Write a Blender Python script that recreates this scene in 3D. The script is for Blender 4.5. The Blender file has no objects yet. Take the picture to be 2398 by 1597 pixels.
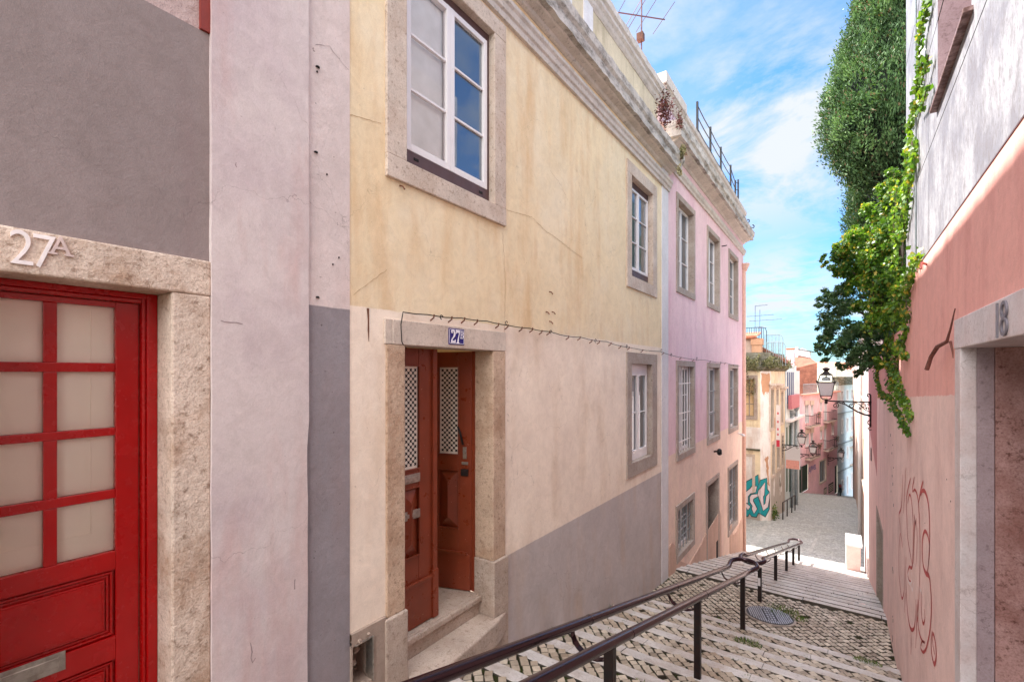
import bpy, math, random
import numpy as np
from mathutils import Vector, Matrix, noise
from mathutils.geometry import tessellate_polygon
random.seed(7)
RNG = np.random.default_rng(11)
scene = bpy.context.scene
COL = scene.collection
A0 = math.radians(35.45); SA, CA = math.sin(A0), math.cos(A0)
FPX, HX, HY = 1090.0, 1199.0, 873.0

# ---------------------------------------------------------------- survey helpers (photo bearings -> metres on a known plane)
def ray(px, py):
    u = (px-HX)/FPX
    return (-SA+u*CA, CA+u*SA, (HY-py)/FPX)
class Frame:
    """vertical plane: origin, running direction d, outward normal n; local coords (s, n, z)"""
    def __init__(self, ox, oy, dx, dy, side=1):
        l = math.hypot(dx, dy); self.o = (ox, oy); self.d = (dx/l, dy/l)
        self.n = (self.d[1]*side, -self.d[0]*side)
    def pt(self, s, n, z):
        return (self.o[0]+self.d[0]*s+self.n[0]*n, self.o[1]+self.d[1]*s+self.n[1]*n, z)
    def hit(self, px, py, off=0.0):
        r = ray(px, py); nx, ny = self.n
        t = ((self.o[0]*nx+self.o[1]*ny)+off)/(r[0]*nx+r[1]*ny)
        x, y = r[0]*t, r[1]*t
        return ((x-self.o[0])*self.d[0]+(y-self.o[1])*self.d[1], r[2]*t)
class Ident:
    def pt(self, s, n, z): return (s, n, z)
ID = Ident()
LX, RX = -3.3, 0.69
L = Frame(LX, 0, 0, 1, 1)
R = Frame(RX, 0, 0, 1, -1)

# ---------------------------------------------------------------- mesh builder
ORG = {}
class MB:
    def __init__(self, fr=ID): self.v=[]; self.f=[]; self.t=[]; self.fr=fr; self.tint=None
    def P(self, p):
        self.v.append(self.fr.pt(*p)); self.t.append(self.tint if self.tint is not None else 0.5); return len(self.v)-1
    def quad(self, *pts):
        self.f.append([self.P(p) for p in pts])
    def box(self, a0, a1, b0, b1, c0, c1):
        i=len(self.v)
        for c in (c0, c1):
            for a, b in ((a0,b0),(a1,b0),(a1,b1),(a0,b1)): self.P((a,b,c))
        for q in ((3,2,1,0),(4,5,6,7),(0,1,5,4),(1,2,6,5),(2,3,7,6),(3,0,4,7)): self.f.append([i+k for k in q])
    def extr(self, prof, s0, s1, cap=True):
        """profile of (n,z) extruded along s"""
        i=len(self.v); m=len(prof)
        for s in (s0, s1):
            for n, z in prof: self.P((s,n,z))
        for k in range(m):
            j=(k+1)%m; self.f.append([i+k,i+j,i+m+j,i+m+k])
        if cap:
            self.f.append([i+k for k in range(m)][::-1]); self.f.append([i+m+k for k in range(m)])
    def plate(self, poly, n0, n1):
        """polygon of (s,z) extruded along n from n0 to n1 (concave ok)"""
        tris = tessellate_polygon([[Vector((s,z,0)) for s,z in poly]])
        i=len(self.v); m=len(poly)
        for n in (n0,n1):
            for s,z in poly: self.P((s,n,z))
        for t in tris:
            self.f.append([i+k for k in t]); self.f.append([i+m+k for k in reversed(t)])
        for k in range(m):
            j=(k+1)%m; self.f.append([i+k,i+j,i+m+j,i+m+k])
    def tube(self, path, r, n=8, closed=False, flat=None, cap=True):
        """round bar along path (local points); flat=(w,h) gives a flat strap"""
        P=[Vector(p) for p in path]; m=len(P); i0=len(self.v)
        up0=None
        for k in range(m):
            if closed: t=(P[(k+1)%m]-P[k-1])
            else: t=P[min(k+1,m-1)]-P[max(k-1,0)]
            t.normalize()
            if up0 is None: up0 = Vector((0,0,1)) if abs(t.z)<0.9 else Vector((1,0,0))
            u=up0-t*up0.dot(t)
            if u.length<1e-4: u=Vector((0,1,0))-t*t.y
            u.normalize(); w=t.cross(u); up0=u
            rr = r[k] if isinstance(r,(list,tuple)) else r
            for q in range(n):
                a=2*math.pi*(q+0.5)/n
                c,s_=math.cos(a),math.sin(a)
                if flat:
                    c=math.copysign(flat[0]/2,c); s_=math.copysign(flat[1]/2,s_); p=P[k]+w*c+u*s_
                else: p=P[k]+w*c*rr+u*s_*rr
                self.P(p)
        for k in range(m if closed else m-1):
            a=i0+k*n; b=i0+((k+1)%m)*n
            for q in range(n): self.f.append([a+q,a+(q+1)%n,b+(q+1)%n,b+q])
        if cap and not closed:
            self.f.append([i0+q for q in range(n)][::-1]); self.f.append([i0+(m-1)*n+q for q in range(n)])
    def lathe(self, prof, c, n=12, axis=None):
        """(r,h) profile about a vertical axis at local point c"""
        i0=len(self.v)
        for r,h in prof:
            for q in range(n):
                a=2*math.pi*q/n; self.P((c[0]+r*math.cos(a), c[1]+r*math.sin(a), c[2]+h))
        for k in range(len(prof)-1):
            for q in range(n):
                a=i0+k*n; self.f.append([a+q,a+(q+1)%n,a+n+(q+1)%n,a+n+q])
        self.f.append([i0+q for q in range(n)][::-1]); self.f.append([i0+(len(prof)-1)*n+q for q in range(n)])
    def disc(self, cs, cz, r, n0, n1, k=12):
        self.plate([(cs+r*math.cos(2*math.pi*i/k), cz+r*math.sin(2*math.pi*i/k)) for i in range(k)], n0, n1)
    def wall(self, s0, s1, z0, z1, holes=(), n=0.0, zfun=None):
        """sheet on plane n with rectangular holes (s0,s1,z0,z1)"""
        S=sorted({s0,s1}|{min(max(h[k],s0),s1) for h in holes for k in (0,1)})
        Z=sorted({z0,z1}|{min(max(h[k],z0),z1) for h in holes for k in (2,3)})
        for a in range(len(S)-1):
            for b in range(len(Z)-1):
                ms=(S[a]+S[a+1])/2; mz=(Z[b]+Z[b+1])/2
                if S[a+1]-S[a]<1e-5 or Z[b+1]-Z[b]<1e-5: continue
                if any(h[0]<ms<h[1] and h[2]<mz<h[3] for h in holes): continue
                self.quad((S[a],n,Z[b]),(S[a+1],n,Z[b]),(S[a+1],n,Z[b+1]),(S[a],n,Z[b+1]))
    def ribbon(self, pts, w, n):
        """flat painted stroke on plane n, points (s,z)"""
        m=len(pts); L_=[]; R_=[]
        for k in range(m):
            a=pts[max(k-1,0)]; b=pts[min(k+1,m-1)]
            dx,dz=b[0]-a[0],b[1]-a[1]; l=math.hypot(dx,dz) or 1
            ww=(w[k] if isinstance(w,(list,tuple)) else w)/2
            L_.append(self.P((pts[k][0]-dz/l*ww,n,pts[k][1]+dx/l*ww))); R_.append(self.P((pts[k][0]+dz/l*ww,n,pts[k][1]-dx/l*ww)))
        for k in range(m-1): self.f.append([L_[k],R_[k],R_[k+1],L_[k+1]])
    def build(self, name, mat, parent=None, smooth=False, bevel=0, weld=False):
        me=bpy.data.meshes.new(name)
        o=Vector((0,0,0))
        if parent is not None: o=ORG.get(parent.name, Vector((0,0,0)))
        V=[(p[0]-o.x,p[1]-o.y,p[2]-o.z) for p in self.v]
        me.from_pydata(V,[],self.f)
        at=me.attributes.new('tint','FLOAT','POINT'); at.data.foreach_set('value',self.t)
        if smooth: me.polygons.foreach_set('use_smooth',[True]*len(me.polygons))
        me.materials.append(mat); me.update()
        ob=bpy.data.objects.new(name,me); COL.objects.link(ob)
        if parent is not None: ob.parent=parent
        ORG[ob.name]=o
        if bevel:
            b=ob.modifiers.new('bevel','BEVEL'); b.width=bevel; b.segments=2; b.limit_method='ANGLE'; b.angle_limit=0.6
            b.harden_normals=False
        return ob
def empty(name, loc, label, cat, group=None, rz=0):
    o=bpy.data.objects.new(name,None); COL.objects.link(o); o.location=loc; o.rotation_euler=(0,0,rz); o.empty_display_size=.2
    ORG[o.name]=Vector(loc); tag(o,label,cat,group); return o
def tag(o, label=None, cat=None, group=None, kind=None):
    if label: o['label']=label
    if cat: o['category']=cat
    if group: o['group']=group
    if kind: o['kind']=kind
    return o
def copy_tree(o, parent=None):
    c=o.copy(); COL.objects.link(c)
    if parent is not None: c.parent=parent
    for ch in [x for x in scene.objects if x.parent==o]: copy_tree(ch,c)
    return c

# ---------------------------------------------------------------- materials
def srgb(r,g,b):
    f=lambda c: (c/255/12.92) if c/255<=.04045 else ((c/255+.055)/1.055)**2.4
    return (f(r),f(g),f(b),1)
class NT:
    def __init__(self, name):
        self.m=bpy.data.materials.new(name); self.m.use_nodes=True; self.t=self.m.node_tree; self.t.nodes.clear()
        self.out=self.n('ShaderNodeOutputMaterial'); self.b=self.n('ShaderNodeBsdfPrincipled')
        self.l(self.b.outputs[0],self.out.inputs[0])
        self.pos=self.n('ShaderNodeNewGeometry').outputs['Position']
    def n(self, typ, **kw):
        x=self.t.nodes.new(typ)
        for k,v in kw.items(): setattr(x,k,v)
        return x
    def l(self,a,b): self.t.links.new(a,b)
    def set(self, sock, v):
        if hasattr(v,'is_linked') or isinstance(v,bpy.types.NodeSocket): self.l(v,sock)
        else: sock.default_value=v
    def noise(self, scale, detail=4, rough=.55, stretch=None, coord=None, dist=0, off=None):
        c=coord if coord is not None else self.pos
        if stretch or off:
            mp=self.n('ShaderNodeMapping'); self.l(c,mp.inputs[0])
            if stretch: mp.inputs['Scale'].default_value=stretch
            if off: mp.inputs['Location'].default_value=off
            c=mp.outputs[0]
        x=self.n('ShaderNodeTexNoise'); self.l(c,x.inputs['Vector']); x.inputs['Scale'].default_value=scale
        x.inputs['Detail'].default_value=detail; x.inputs['Roughness'].default_value=rough; x.inputs['Distortion'].default_value=dist
        return x.outputs['Fac']
    def ramp(self, fac, lo, hi, a=0.0, b=1.0):
        x=self.n('ShaderNodeMapRange'); x.inputs['From Min'].default_value=lo; x.inputs['From Max'].default_value=hi
        x.inputs['To Min'].default_value=a; x.inputs['To Max'].default_value=b; x.clamp=True; self.l(fac,x.inputs['Value']); return x.outputs[0]
    def mix(self, fac, a, b, mode='MIX'):
        x=self.n('ShaderNodeMix'); x.data_type='RGBA'; x.blend_type=mode
        self.set(x.inputs['Factor'],fac); self.set(x.inputs['A'],a); self.set(x.inputs['B'],b); return x.outputs['Result']
    def math(self, op, a, b=0.0, c=0.0):
        x=self.n('ShaderNodeMath',operation=op); self.set(x.inputs[0],a); self.set(x.inputs[1],b)
        if op=='MULTIPLY_ADD': self.set(x.inputs[2],c)
        return x.outputs[0]
    def xyz(self):
        x=self.n('ShaderNodeSeparateXYZ'); self.l(self.pos,x.inputs[0]); return x.outputs
    def attr(self, name='tint'):
        x=self.n('ShaderNodeAttribute',attribute_name=name); return x.outputs['Fac']
    def bump(self, *hs):
        prev=None
        for h,strength,dist in hs:
            b=self.n('ShaderNodeBump'); b.inputs['Strength'].default_value=strength; b.inputs['Distance'].default_value=dist
            self.l(h,b.inputs['Height'])
            if prev is not None: self.l(prev,b.inputs['Normal'])
            prev=b.outputs[0]
        self.l(prev,self.b.inputs['Normal'])
    def done(self, col, rough=.85, metal=0, spec=None):
        self.set(self.b.inputs['Base Color'],col); self.set(self.b.inputs['Roughness'],rough); self.set(self.b.inputs['Metallic'],metal)
        if spec is not None: self.b.inputs['Specular IOR Level'].default_value=spec
        return self.m
def shade(c,k): return (min(c[0]*k,1),min(c[1]*k,1),min(c[2]*k,1),1)

def stucco(name, base, stain=None, zones=(), rough=.9, bump=.35, var=.12, streak=.3, spots=.5, cracks=True, blotch=None):
    """painted render; zones = [(colour, z threshold a, slope b along y, wobble)] replace the colour below a+b*y"""
    N=NT(name); x,y,z=N.xyz()[0:3]
    c=N.mix(N.ramp(N.noise(1.1,6,.6),.3,.7),shade(base,1-var),shade(base,1+var*.7))
    if blotch: c=N.mix(N.ramp(N.noise(.75,7,.68,off=(3,9,1)),.46,.66,0,.6),c,blotch)
    if stain:
        s=N.ramp(N.noise(2.2,7,.62,stretch=(1.3,1.3,.28)),.48,.72,0,streak)
        c=N.mix(s,c,stain)
    for col,a,b,w in zones:
        wob=N.math('MULTIPLY',N.math('SUBTRACT',N.noise(9,5,.6),.5),w)
        e=N.math('ADD',N.math('MULTIPLY_ADD',y,-b,z),wob)
        m=N.ramp(e,a-.004,a+.004,1,0)
        zc=N.mix(N.ramp(N.noise(1.6,6,.6,off=(5,5,5)),.3,.7),shade(col,.9),shade(col,1.08))
        if stain: zc=N.mix(N.ramp(N.noise(2.0,7,.6,stretch=(1.2,1.2,.35),off=(2,7,3)),.5,.75,0,streak*.6),zc,shade(stain,.8))
        c=N.mix(m,c,zc)
    # trowel marks, patched areas and grain
    c=N.mix(N.ramp(N.noise(7,6,.7,off=(1,2,3),dist=1.2),.42,.62,0,.30),c,(.74,.72,.70,1),'MULTIPLY')
    c=N.mix(N.ramp(N.noise(3.1,5,.75,off=(7,3,2),dist=.6),.57,.60,0,.18),c,(1.18,1.17,1.16,1),'MULTIPLY')
    c=N.mix(N.ramp(N.noise(130,3,.7),.35,.65,0,.26),c,(.6,.58,.56,1),'MULTIPLY')
    # small chips and dirt specks
    c=N.mix(N.ramp(N.noise(26,3,.6),.70,.74,0,spots),c,(.36,.32,.3,1),'MULTIPLY')
    c=N.mix(N.ramp(N.noise(70,2,.5),.66,.75,0,spots*.35),c,(.5,.46,.44,1),'MULTIPLY')
    if cracks:
        v=N.n('ShaderNodeTexVoronoi',feature='DISTANCE_TO_EDGE'); v.inputs['Scale'].default_value=.55
        mp=N.n('ShaderNodeMapping'); N.l(N.pos,mp.inputs[0])
        w=N.n('ShaderNodeVectorMath',operation='MULTIPLY_ADD')
        nn=N.n('ShaderNodeTexNoise'); nn.inputs['Scale'].default_value=2.2; nn.inputs['Detail'].default_value=6; N.l(N.pos,nn.inputs['Vector'])
        N.l(nn.outputs['Color'],w.inputs[0]); w.inputs[1].default_value=(.9,.9,.9); N.l(N.pos,w.inputs[2]); N.l(w.outputs[0],v.inputs['Vector'])
        cm=N.ramp(v.outputs['Distance'],0,.0022,1,0)
        cm=N.math('MULTIPLY',cm,N.ramp(N.noise(.7,2,.5,off=(1,4,2)),.46,.56,0,.55))
        c=N.mix(cm,c,(.4,.36,.34,1),'MULTIPLY')
    N.bump((N.noise(5,4,.6),bump*.7,.03),(N.noise(30,5,.7),bump*1.2,.009),(N.noise(140,3,.65),bump*1.2,.003))
    return N.done(c,rough,spec=.25)

def limestone(name, base, brown, rough=.8, amt=.55, bump=.5, pit=.6):
    N=NT(name)
    c=N.mix(N.ramp(N.noise(3,8,.65),.3,.7),shade(base,.82),shade(base,1.1))
    c=N.mix(N.ramp(N.noise(2.3,8,.7,off=(4,4,4)),.45,.68,0,amt),c,brown)
    c=N.mix(N.ramp(N.noise(22,6,.7),.55,.66,0,pit),c,shade(brown,.5))
    c=N.mix(N.ramp(N.noise(75,4,.75),.45,.62,0,.35*(pit+.3)),c,shade(brown,.7))
    v=N.n('ShaderNodeTexVoronoi',feature='DISTANCE_TO_EDGE'); v.inputs['Scale'].default_value=9
    w=N.n('ShaderNodeVectorMath',operation='MULTIPLY_ADD'); nn=N.n('ShaderNodeTexNoise'); nn.inputs['Scale'].default_value=7; nn.inputs['Detail'].default_value=5
    N.l(N.pos,nn.inputs['Vector']); N.l(nn.outputs['Color'],w.inputs[0]); w.inputs[1].default_value=(.35,.35,.35); N.l(N.pos,w.inputs[2]); N.l(w.outputs[0],v.inputs['Vector'])
    cm=N.math('MULTIPLY',N.ramp(v.outputs['Distance'],0,.03,1,0),N.ramp(N.noise(2,3,.5,off=(8,1,1)),.45,.65,0,.6))
    c=N.mix(cm,c,shade(brown,.5))
    N.bump((N.noise(14,6,.7),bump,.02),(N.noise(90,4,.7),bump*.8,.004))
    return N.done(c,rough,spec=.3)
def weathered(name, base, dark, lo=.42, hi=.58, rough=.9, amt=.85):
    """pale moulding blackened by lichen"""
    N=NT(name)
    c=N.mix(N.ramp(N.noise(4,6,.6),.35,.7),shade(base,.8),base)
    c=N.mix(N.ramp(N.noise(2.6,9,.72,stretch=(1,.8,2.2)),lo,hi,0,amt),c,dark)
    c=N.mix(N.ramp(N.noise(18,6,.7),.55,.68,0,.5),c,shade(dark,.7))
    N.bump((N.noise(20,6,.7),.6,.02),(N.noise(80,4,.7),.5,.005))
    return N.done(c,rough,spec=.2)
def paint(name, col, rough=.35, chips=None, dirt=.25, chip_lo=.69):
    N=NT(name)
    c=N.mix(N.ramp(N.noise(5,6,.6),.3,.75,0,dirt),col,shade(col,.55))
    if chips: c=N.mix(N.ramp(N.noise(30,7,.75),chip_lo,chip_lo+.02,0,1),c,chips)
    r=N.ramp(N.noise(9,5,.6),.3,.7,rough*.75,rough*1.35)
    N.bump((N.noise(60,4,.6),.12,.003),(N.noise(7,3,.5,stretch=(1,1,.2)),.1,.01))
    return N.done(c,r,spec=.5)
def metal(name, col, rust, rough=.3, amt=.6, mt=.6):
    N=NT(name)
    m=N.ramp(N.noise(14,7,.7),.42,.6,0,amt)
    c=N.mix(m,col,rust); r=N.math('MULTIPLY_ADD',m,.25,rough)
    N.bump((N.noise(70,5,.7),.08,.001),)
    return N.done(c,r,mt)
def plain(name, col, rough=.6, metal_=0, spec=None, v=.12, sc=12):
    N=NT(name); c=N.mix(N.ramp(N.noise(sc,5,.6),.3,.7),shade(col,1-v),shade(col,1+v))
    return N.done(c,rough,metal_,spec)
def glass_clear(name):
    N=NT(name); N.t.nodes.remove(N.b)
    tr=N.n('ShaderNodeBsdfTransparent'); tr.inputs[0].default_value=(.98,.99,.99,1)
    g=N.n('ShaderNodeBsdfGlossy'); g.inputs['Roughness'].default_value=.01
    f=N.n('ShaderNodeFresnel'); f.inputs[0].default_value=1.33
    x=N.n('ShaderNodeMixShader'); N.l(f.outputs[0],x.inputs[0]); N.l(tr.outputs[0],x.inputs[1]); N.l(g.outputs[0],x.inputs[2]); N.l(x.outputs[0],N.out.inputs[0])
    return N.m
def glass_mirror(name, k=.55, tint=(.85,.92,1,1)):
    """window glass with a dark room behind: mostly sky reflection"""
    N=NT(name)
    d=N.b; d.inputs['Base Color'].default_value=(.02,.025,.03,1); d.inputs['Roughness'].default_value=.3
    g=N.n('ShaderNodeBsdfGlossy'); g.inputs['Roughness'].default_value=.015; g.inputs['Color'].default_value=tint
    bb=N.n('ShaderNodeBump'); bb.inputs['Strength'].default_value=.03; bb.inputs['Distance'].default_value=.02; N.l(N.noise(2.5,2,.5),bb.inputs['Height']); N.l(bb.outputs[0],g.inputs['Normal'])
    f=N.n('ShaderNodeLayerWeight'); f.inputs[0].default_value=k
    x=N.n('ShaderNodeMixShader'); N.l(f.outputs['Fresnel'],x.inputs[0]); N.l(d.outputs[0],x.inputs[1]); N.l(g.outputs[0],x.inputs[2]); N.l(x.outputs[0],N.out.inputs[0])
    return N.m
def leaf(name, cols, rough=.5, trans=.25):
    N=NT(name); t=N.attr()
    c=N.mix(N.ramp(t,.0,.5),cols[0],cols[1]); c=N.mix(N.ramp(t,.5,.85),c,cols[2]); c=N.mix(N.ramp(t,.9,.93),c,cols[3])
    c=N.mix(N.ramp(N.noise(2.0,3,.5),.35,.65,0,.45),c,shade(cols[0],.8))
    N.set(N.b.inputs['Base Color'],c); N.b.inputs['Roughness'].default_value=rough
    tl=N.n('ShaderNodeBsdfTranslucent'); N.l(N.mix(1.0,c,(1.0,1.0,.35,1),'MULTIPLY'),tl.inputs[0])
    x=N.n('ShaderNodeMixShader'); x.inputs[0].default_value=trans; N.l(N.b.outputs[0],x.inputs[1]); N.l(tl.outputs[0],x.inputs[2]); N.l(x.outputs[0],N.out.inputs[0])
    return N.m
def tiles(name, base, dx=.22, axis=0):
    N=NT(name); c=N.mix(N.ramp(N.noise(1.5,8,.7),.35,.65),shade(base,.65),shade(base,1.25))
    c=N.mix(N.ramp(N.noise(7,4,.6),.55,.65,0,.5),c,shade(base,1.6))
    N.bump((N.noise(20,4,.6),.5,.02),)
    return N.done(c,.9)

M={}
YEL=srgb(240,218,182); CRM=srgb(250,230,212); GRY=srgb(196,185,182); LIL=srgb(216,202,200); MAU=srgb(146,132,130)
PNK=srgb(238,204,208); PEA=srgb(242,214,196)
M['mauve']=stucco('mauve render',MAU,srgb(140,112,112),rough=.9,bump=.3,var=.08,streak=.35,spots=.12)
M['rough_pink']=stucco('rough pale render',srgb(196,172,168),srgb(150,120,115),bump=1.2,spots=.5,cracks=False)
M['lilac']=stucco('lilac render',LIL,srgb(196,148,140),bump=.25,var=.06,streak=.55,spots=.35,blotch=srgb(188,168,174))
M['strip']=stucco('white strip render',srgb(224,208,204),srgb(190,150,140),zones=[(srgb(150,142,146),.515,0,.012)],bump=.4,spots=.9)
M['yellow']=stucco('yellow and cream render',YEL,srgb(214,170,118),zones=[(CRM,.555,0,.03),(GRY,-2.2,0,.012)],bump=.3,var=.08,streak=.55,spots=.45,blotch=srgb(240,226,202))
M['white_strip']=stucco('pale pilaster render',srgb(226,222,224),srgb(190,180,190),bump=.3)
M['pink']=stucco('pink and peach render',PNK,srgb(206,150,172),zones=[(PEA,-1.93,.0,.02)],bump=.3,var=.07,streak=.45)
M['plinth']=stucco('grey beige cement plinth',srgb(176,156,142),srgb(120,98,86),bump=.7,spots=.9)
M['peach_plinth']=stucco('peach plinth render',srgb(212,178,160),srgb(150,120,104),bump=.6,spots=.6)
M['yfrieze']=stucco('yellow frieze',srgb(238,212,172),srgb(200,165,110),bump=.3)
M['parapet']=stucco('mossy yellow parapet',srgb(218,202,176),srgb(144,128,100),bump=.6,streak=.6,spots=.8)
M['parapet_pink']=stucco('pink parapet',srgb(224,198,210),srgb(160,130,140),bump=.4)
M['cornice']=weathered('cornice',srgb(216,204,196),srgb(110,98,88),.52,.7,amt=.4)
M['fascia']=weathered('blackened fascia',srgb(212,204,198),srgb(74,66,58),.47,.62,amt=.7)
M['stone']=limestone('beige limestone',srgb(212,196,182),srgb(176,146,124),amt=.55)
M['stone27']=limestone('rough limestone',srgb(222,202,186),srgb(158,118,88),amt=.8,bump=1.0,pit=.65)
M['stonegrey']=limestone('grey limestone',srgb(178,164,154),srgb(144,122,108),amt=.6)
M['stonepale']=limestone('pale limestone',srgb(214,198,184),srgb(178,150,130),amt=.4,bump=.3,pit=.35)
M['stonered']=limestone('red granite jamb',srgb(208,180,156),srgb(160,122,94),amt=.7,bump=.9)
M['step']=limestone('step stone',srgb(194,176,162),srgb(150,124,104),amt=.5,bump=.6)
M['marble']=limestone('red speckled marble',srgb(190,150,144),srgb(134,84,74),rough=.45,amt=.8,bump=.15,pit=.9)
M['marble_trim']=limestone('grey mauve marble trim',srgb(176,156,160),srgb(150,124,126),rough=.5,amt=.5,bump=.2)
M['redpaint']=paint('glossy red paint',srgb(164,6,8),.24,chips=srgb(206,110,100),dirt=.4,chip_lo=.72)
M['brownpaint']=paint('red brown door paint',srgb(134,58,34),.32,chips=srgb(226,190,170),dirt=.5,chip_lo=.665)
M['darkbrown']=paint('dark brown window paint',srgb(84,58,58),.45)
M['white']=paint('white window paint',srgb(228,222,222),.35,dirt=.12)
M['redtrim']=plain('dull red trim',srgb(128,40,30),.6)
M['board']=plain('cream shutter board',srgb(255,243,226),.6,v=.03,sc=2)
M['marblepale']=limestone('pinkish white marble',srgb(222,212,212),srgb(196,164,158),rough=.5,amt=.5,bump=.15,pit=.3)
M['curtain']=plain('grey blind fabric',srgb(248,248,246),.9,v=.08,sc=5)
M['lace']=plain('white lace panel',srgb(236,226,212),.8,v=.05)
M['black']=plain('black painted metal',srgb(26,24,26),.45,.3)
M['iron']=metal('lamp iron',srgb(34,30,30),srgb(66,40,34),.45,.5,.5)
M['rail']=metal('brown black handrail',srgb(56,36,42),srgb(66,42,44),.16,.35,.55)
M['post']=metal('handrail post',srgb(34,30,30),srgb(58,36,30),.4,.6,.4)
M['steel']=metal('worn steel',srgb(190,184,176),srgb(120,104,92),.35,.5,.9)
M['manhole']=metal('cast iron cover',srgb(70,68,70),srgb(54,48,44),.5,.5,.5); M['rib']=metal('worn iron ribs',srgb(186,184,190),srgb(130,122,118),.35,.4,.5)
M['glass']=glass_clear('clear glass'); M['mirror']=glass_mirror('reflecting window glass',.62); M['mirror_far']=glass_mirror('dark window glass',.35)
M['frost']=plain('milky lamp glass',srgb(214,206,206),.25,v=.08,sc=30)
M['wire']=plain('black cable',srgb(40,32,28),.6)
M['rustnail']=plain('rusty iron',srgb(110,66,44),.8)
M['enamel']=paint('blue enamel',srgb(40,26,110),.2,dirt=.3); M['enamelw']=plain('white enamel',srgb(236,228,236),.3)
M['letter']=plain('tarnished letter',srgb(206,184,178),.5)
M['numwhite']=plain('white numerals',srgb(236,226,224),.5)
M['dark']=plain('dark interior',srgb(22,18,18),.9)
M['zinc']=metal('grey zinc pipe',srgb(150,160,165),srgb(110,110,105),.5,.5,.3)
SUN_E=3.2; SKY_S=.08; EXPO=2.25; SKY_TINT=(.32,.56,.78,1); CLOUD=(2.35,2.5,2.65,1); FILL_HI=(25,24.3,23.4,1); CL_OFF1=(3,1,0); CL_OFF2=(1,4,0)
# ================================================================= window and door builders
def avg(*a): return sum(a)/len(a)
def winbox(F, xl, xr, ytl, ytr, ybl, ybr, off=0.0):
    s0,za=F.hit(xl,ytl,off); s1,zb=F.hit(xr,ytr,off); _,zc=F.hit(xl,ybl,off); _,zd=F.hit(xr,ybr,off)
    return s0,s1,avg(zc,zd),avg(za,zb)
def surround(root, F, box, inner, stone, proud=.025, depth=.2, name='window', bevel=.006, sill=0.0, joint=True, jz=None):
    s0,s1,z0,z1=box; a0,a1,b0,b1=inner
    mb=MB(F)
    mb.box(s0,a0,-depth,proud,b0,b1); mb.box(a1,s1,-depth,proud,b0,b1)
    mb.box(s0,s1,-depth,proud+.002,b1,z1)
    mb.box(s0-sill*.3,s1+sill*.3,-depth,proud+.004+sill,z0,b0)
    return mb.build(name,stone,root,bevel=bevel)
def sash(root, F, inner, depth, frame_mat, sash_mat, pane_mats, rows=3, leaves=2, fw=.05, sw=.05, bar=.022, head=0.0, foot=0.0, curtain=None, bars_v=0):
    """frame + casements with glazing bars; sub-parts of `root` (the window part)"""
    a0,a1,b0,b1=inner; n0=-depth
    fr=MB(F)
    fr.box(a0,a0+fw,n0-.06,n0,b0,b1); fr.box(a1-fw,a1,n0-.06,n0,b0,b1)
    fr.box(a0+fw,a1-fw,n0-.06,n0-.002,b1-fw-head,b1); fr.box(a0+fw,a1-fw,n0-.06,n0+.012,b0,b0+fw+foot)
    fr.build('frame',frame_mat,root,bevel=.004)
    c0,c1,d0,d1=a0+fw,a1-fw,b0+fw+foot,b1-fw-head
    w=(c1-c0)/leaves
    for k in range(leaves):
        e0=c0+k*w+.001; e1=c0+(k+1)*w-.001
        sb=MB(F); m0,m1=n0-.05,n0+.015
        sb.box(e0,e0+sw,m0,m1,d0,d1); sb.box(e1-sw,e1,m0,m1,d0,d1)
        sb.box(e0+sw,e1-sw,m0,m1-.002,d0,d0+sw*1.2); sb.box(e0+sw,e1-sw,m0,m1-.002,d1-sw,d1)
        for r in range(1,rows):
            zc=d0+sw*1.2+(d1-sw-d0-sw*1.2)*r/rows; sb.box(e0+sw,e1-sw,m0+.02,m1-.012,zc-bar/2,zc+bar/2)
        for r in range(1,bars_v+1):
            sc=e0+sw+(e1-e0-2*sw)*r/(bars_v+1); sb.box(sc-bar/2,sc+bar/2,m0+.02,m1-.014,d0+sw*1.2,d1-sw)
        sb.build('casement',sash_mat,root,bevel=.004)
        pb=MB(F); pm=pane_mats[k%len(pane_mats)]
        pb.quad((e0+sw*.5,n0-.02,d0),(e1-sw*.5,n0-.02,d0),(e1-sw*.5,n0-.02,d1),(e0+sw*.5,n0-.02,d1)); pb.build('pane',pm,root)
        if curtain and curtain[k%len(curtain)]:
            cb=MB(F); cb.box(e0,e1,n0-.075,n0-.06,d0,d1); cb.build('curtain',curtain[k%len(curtain)],root)
def bars(root, F, inner, n, nv, hs, mat, r=.009, name='grille'):
    a0,a1,b0,b1=inner; mb=MB(F)
    for k in range(nv):
        s=a0+(a1-a0)*(k+.5)/nv; mb.tube([(s,n,b0),(s,n,b1)],r,6)
    for h in hs:
        z=b0+(b1-b0)*h; mb.box(a0,a1,n-.006,n+.006,z-.012,z+.012)
    mb.build(name,mat,root)
def shell(root, F, s0, s1, z0, z1, depth, mat, name='side_wall', front=False, n=-.001):
    """rear, sides and roof slab of a building behind its street wall"""
    mb=MB(F)
    mb.quad((s0,n,z0),(s0,-depth,z0),(s0,-depth,z1),(s0,n,z1)); mb.quad((s1,n,z0),(s1,-depth,z0),(s1,-depth,z1),(s1,n,z1))
    mb.quad((s0,-depth,z0),(s1,-depth,z0),(s1,-depth,z1),(s0,-depth,z1)); mb.quad((s0,n,z1),(s1,n,z1),(s1,-depth,z1),(s0,-depth,z1))
    if front: mb.quad((s0,n,z0),(s1,n,z0),(s1,n,z1),(s0,n,z1))
    return mb.build(name,mat,root)
_fonts={}
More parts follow.
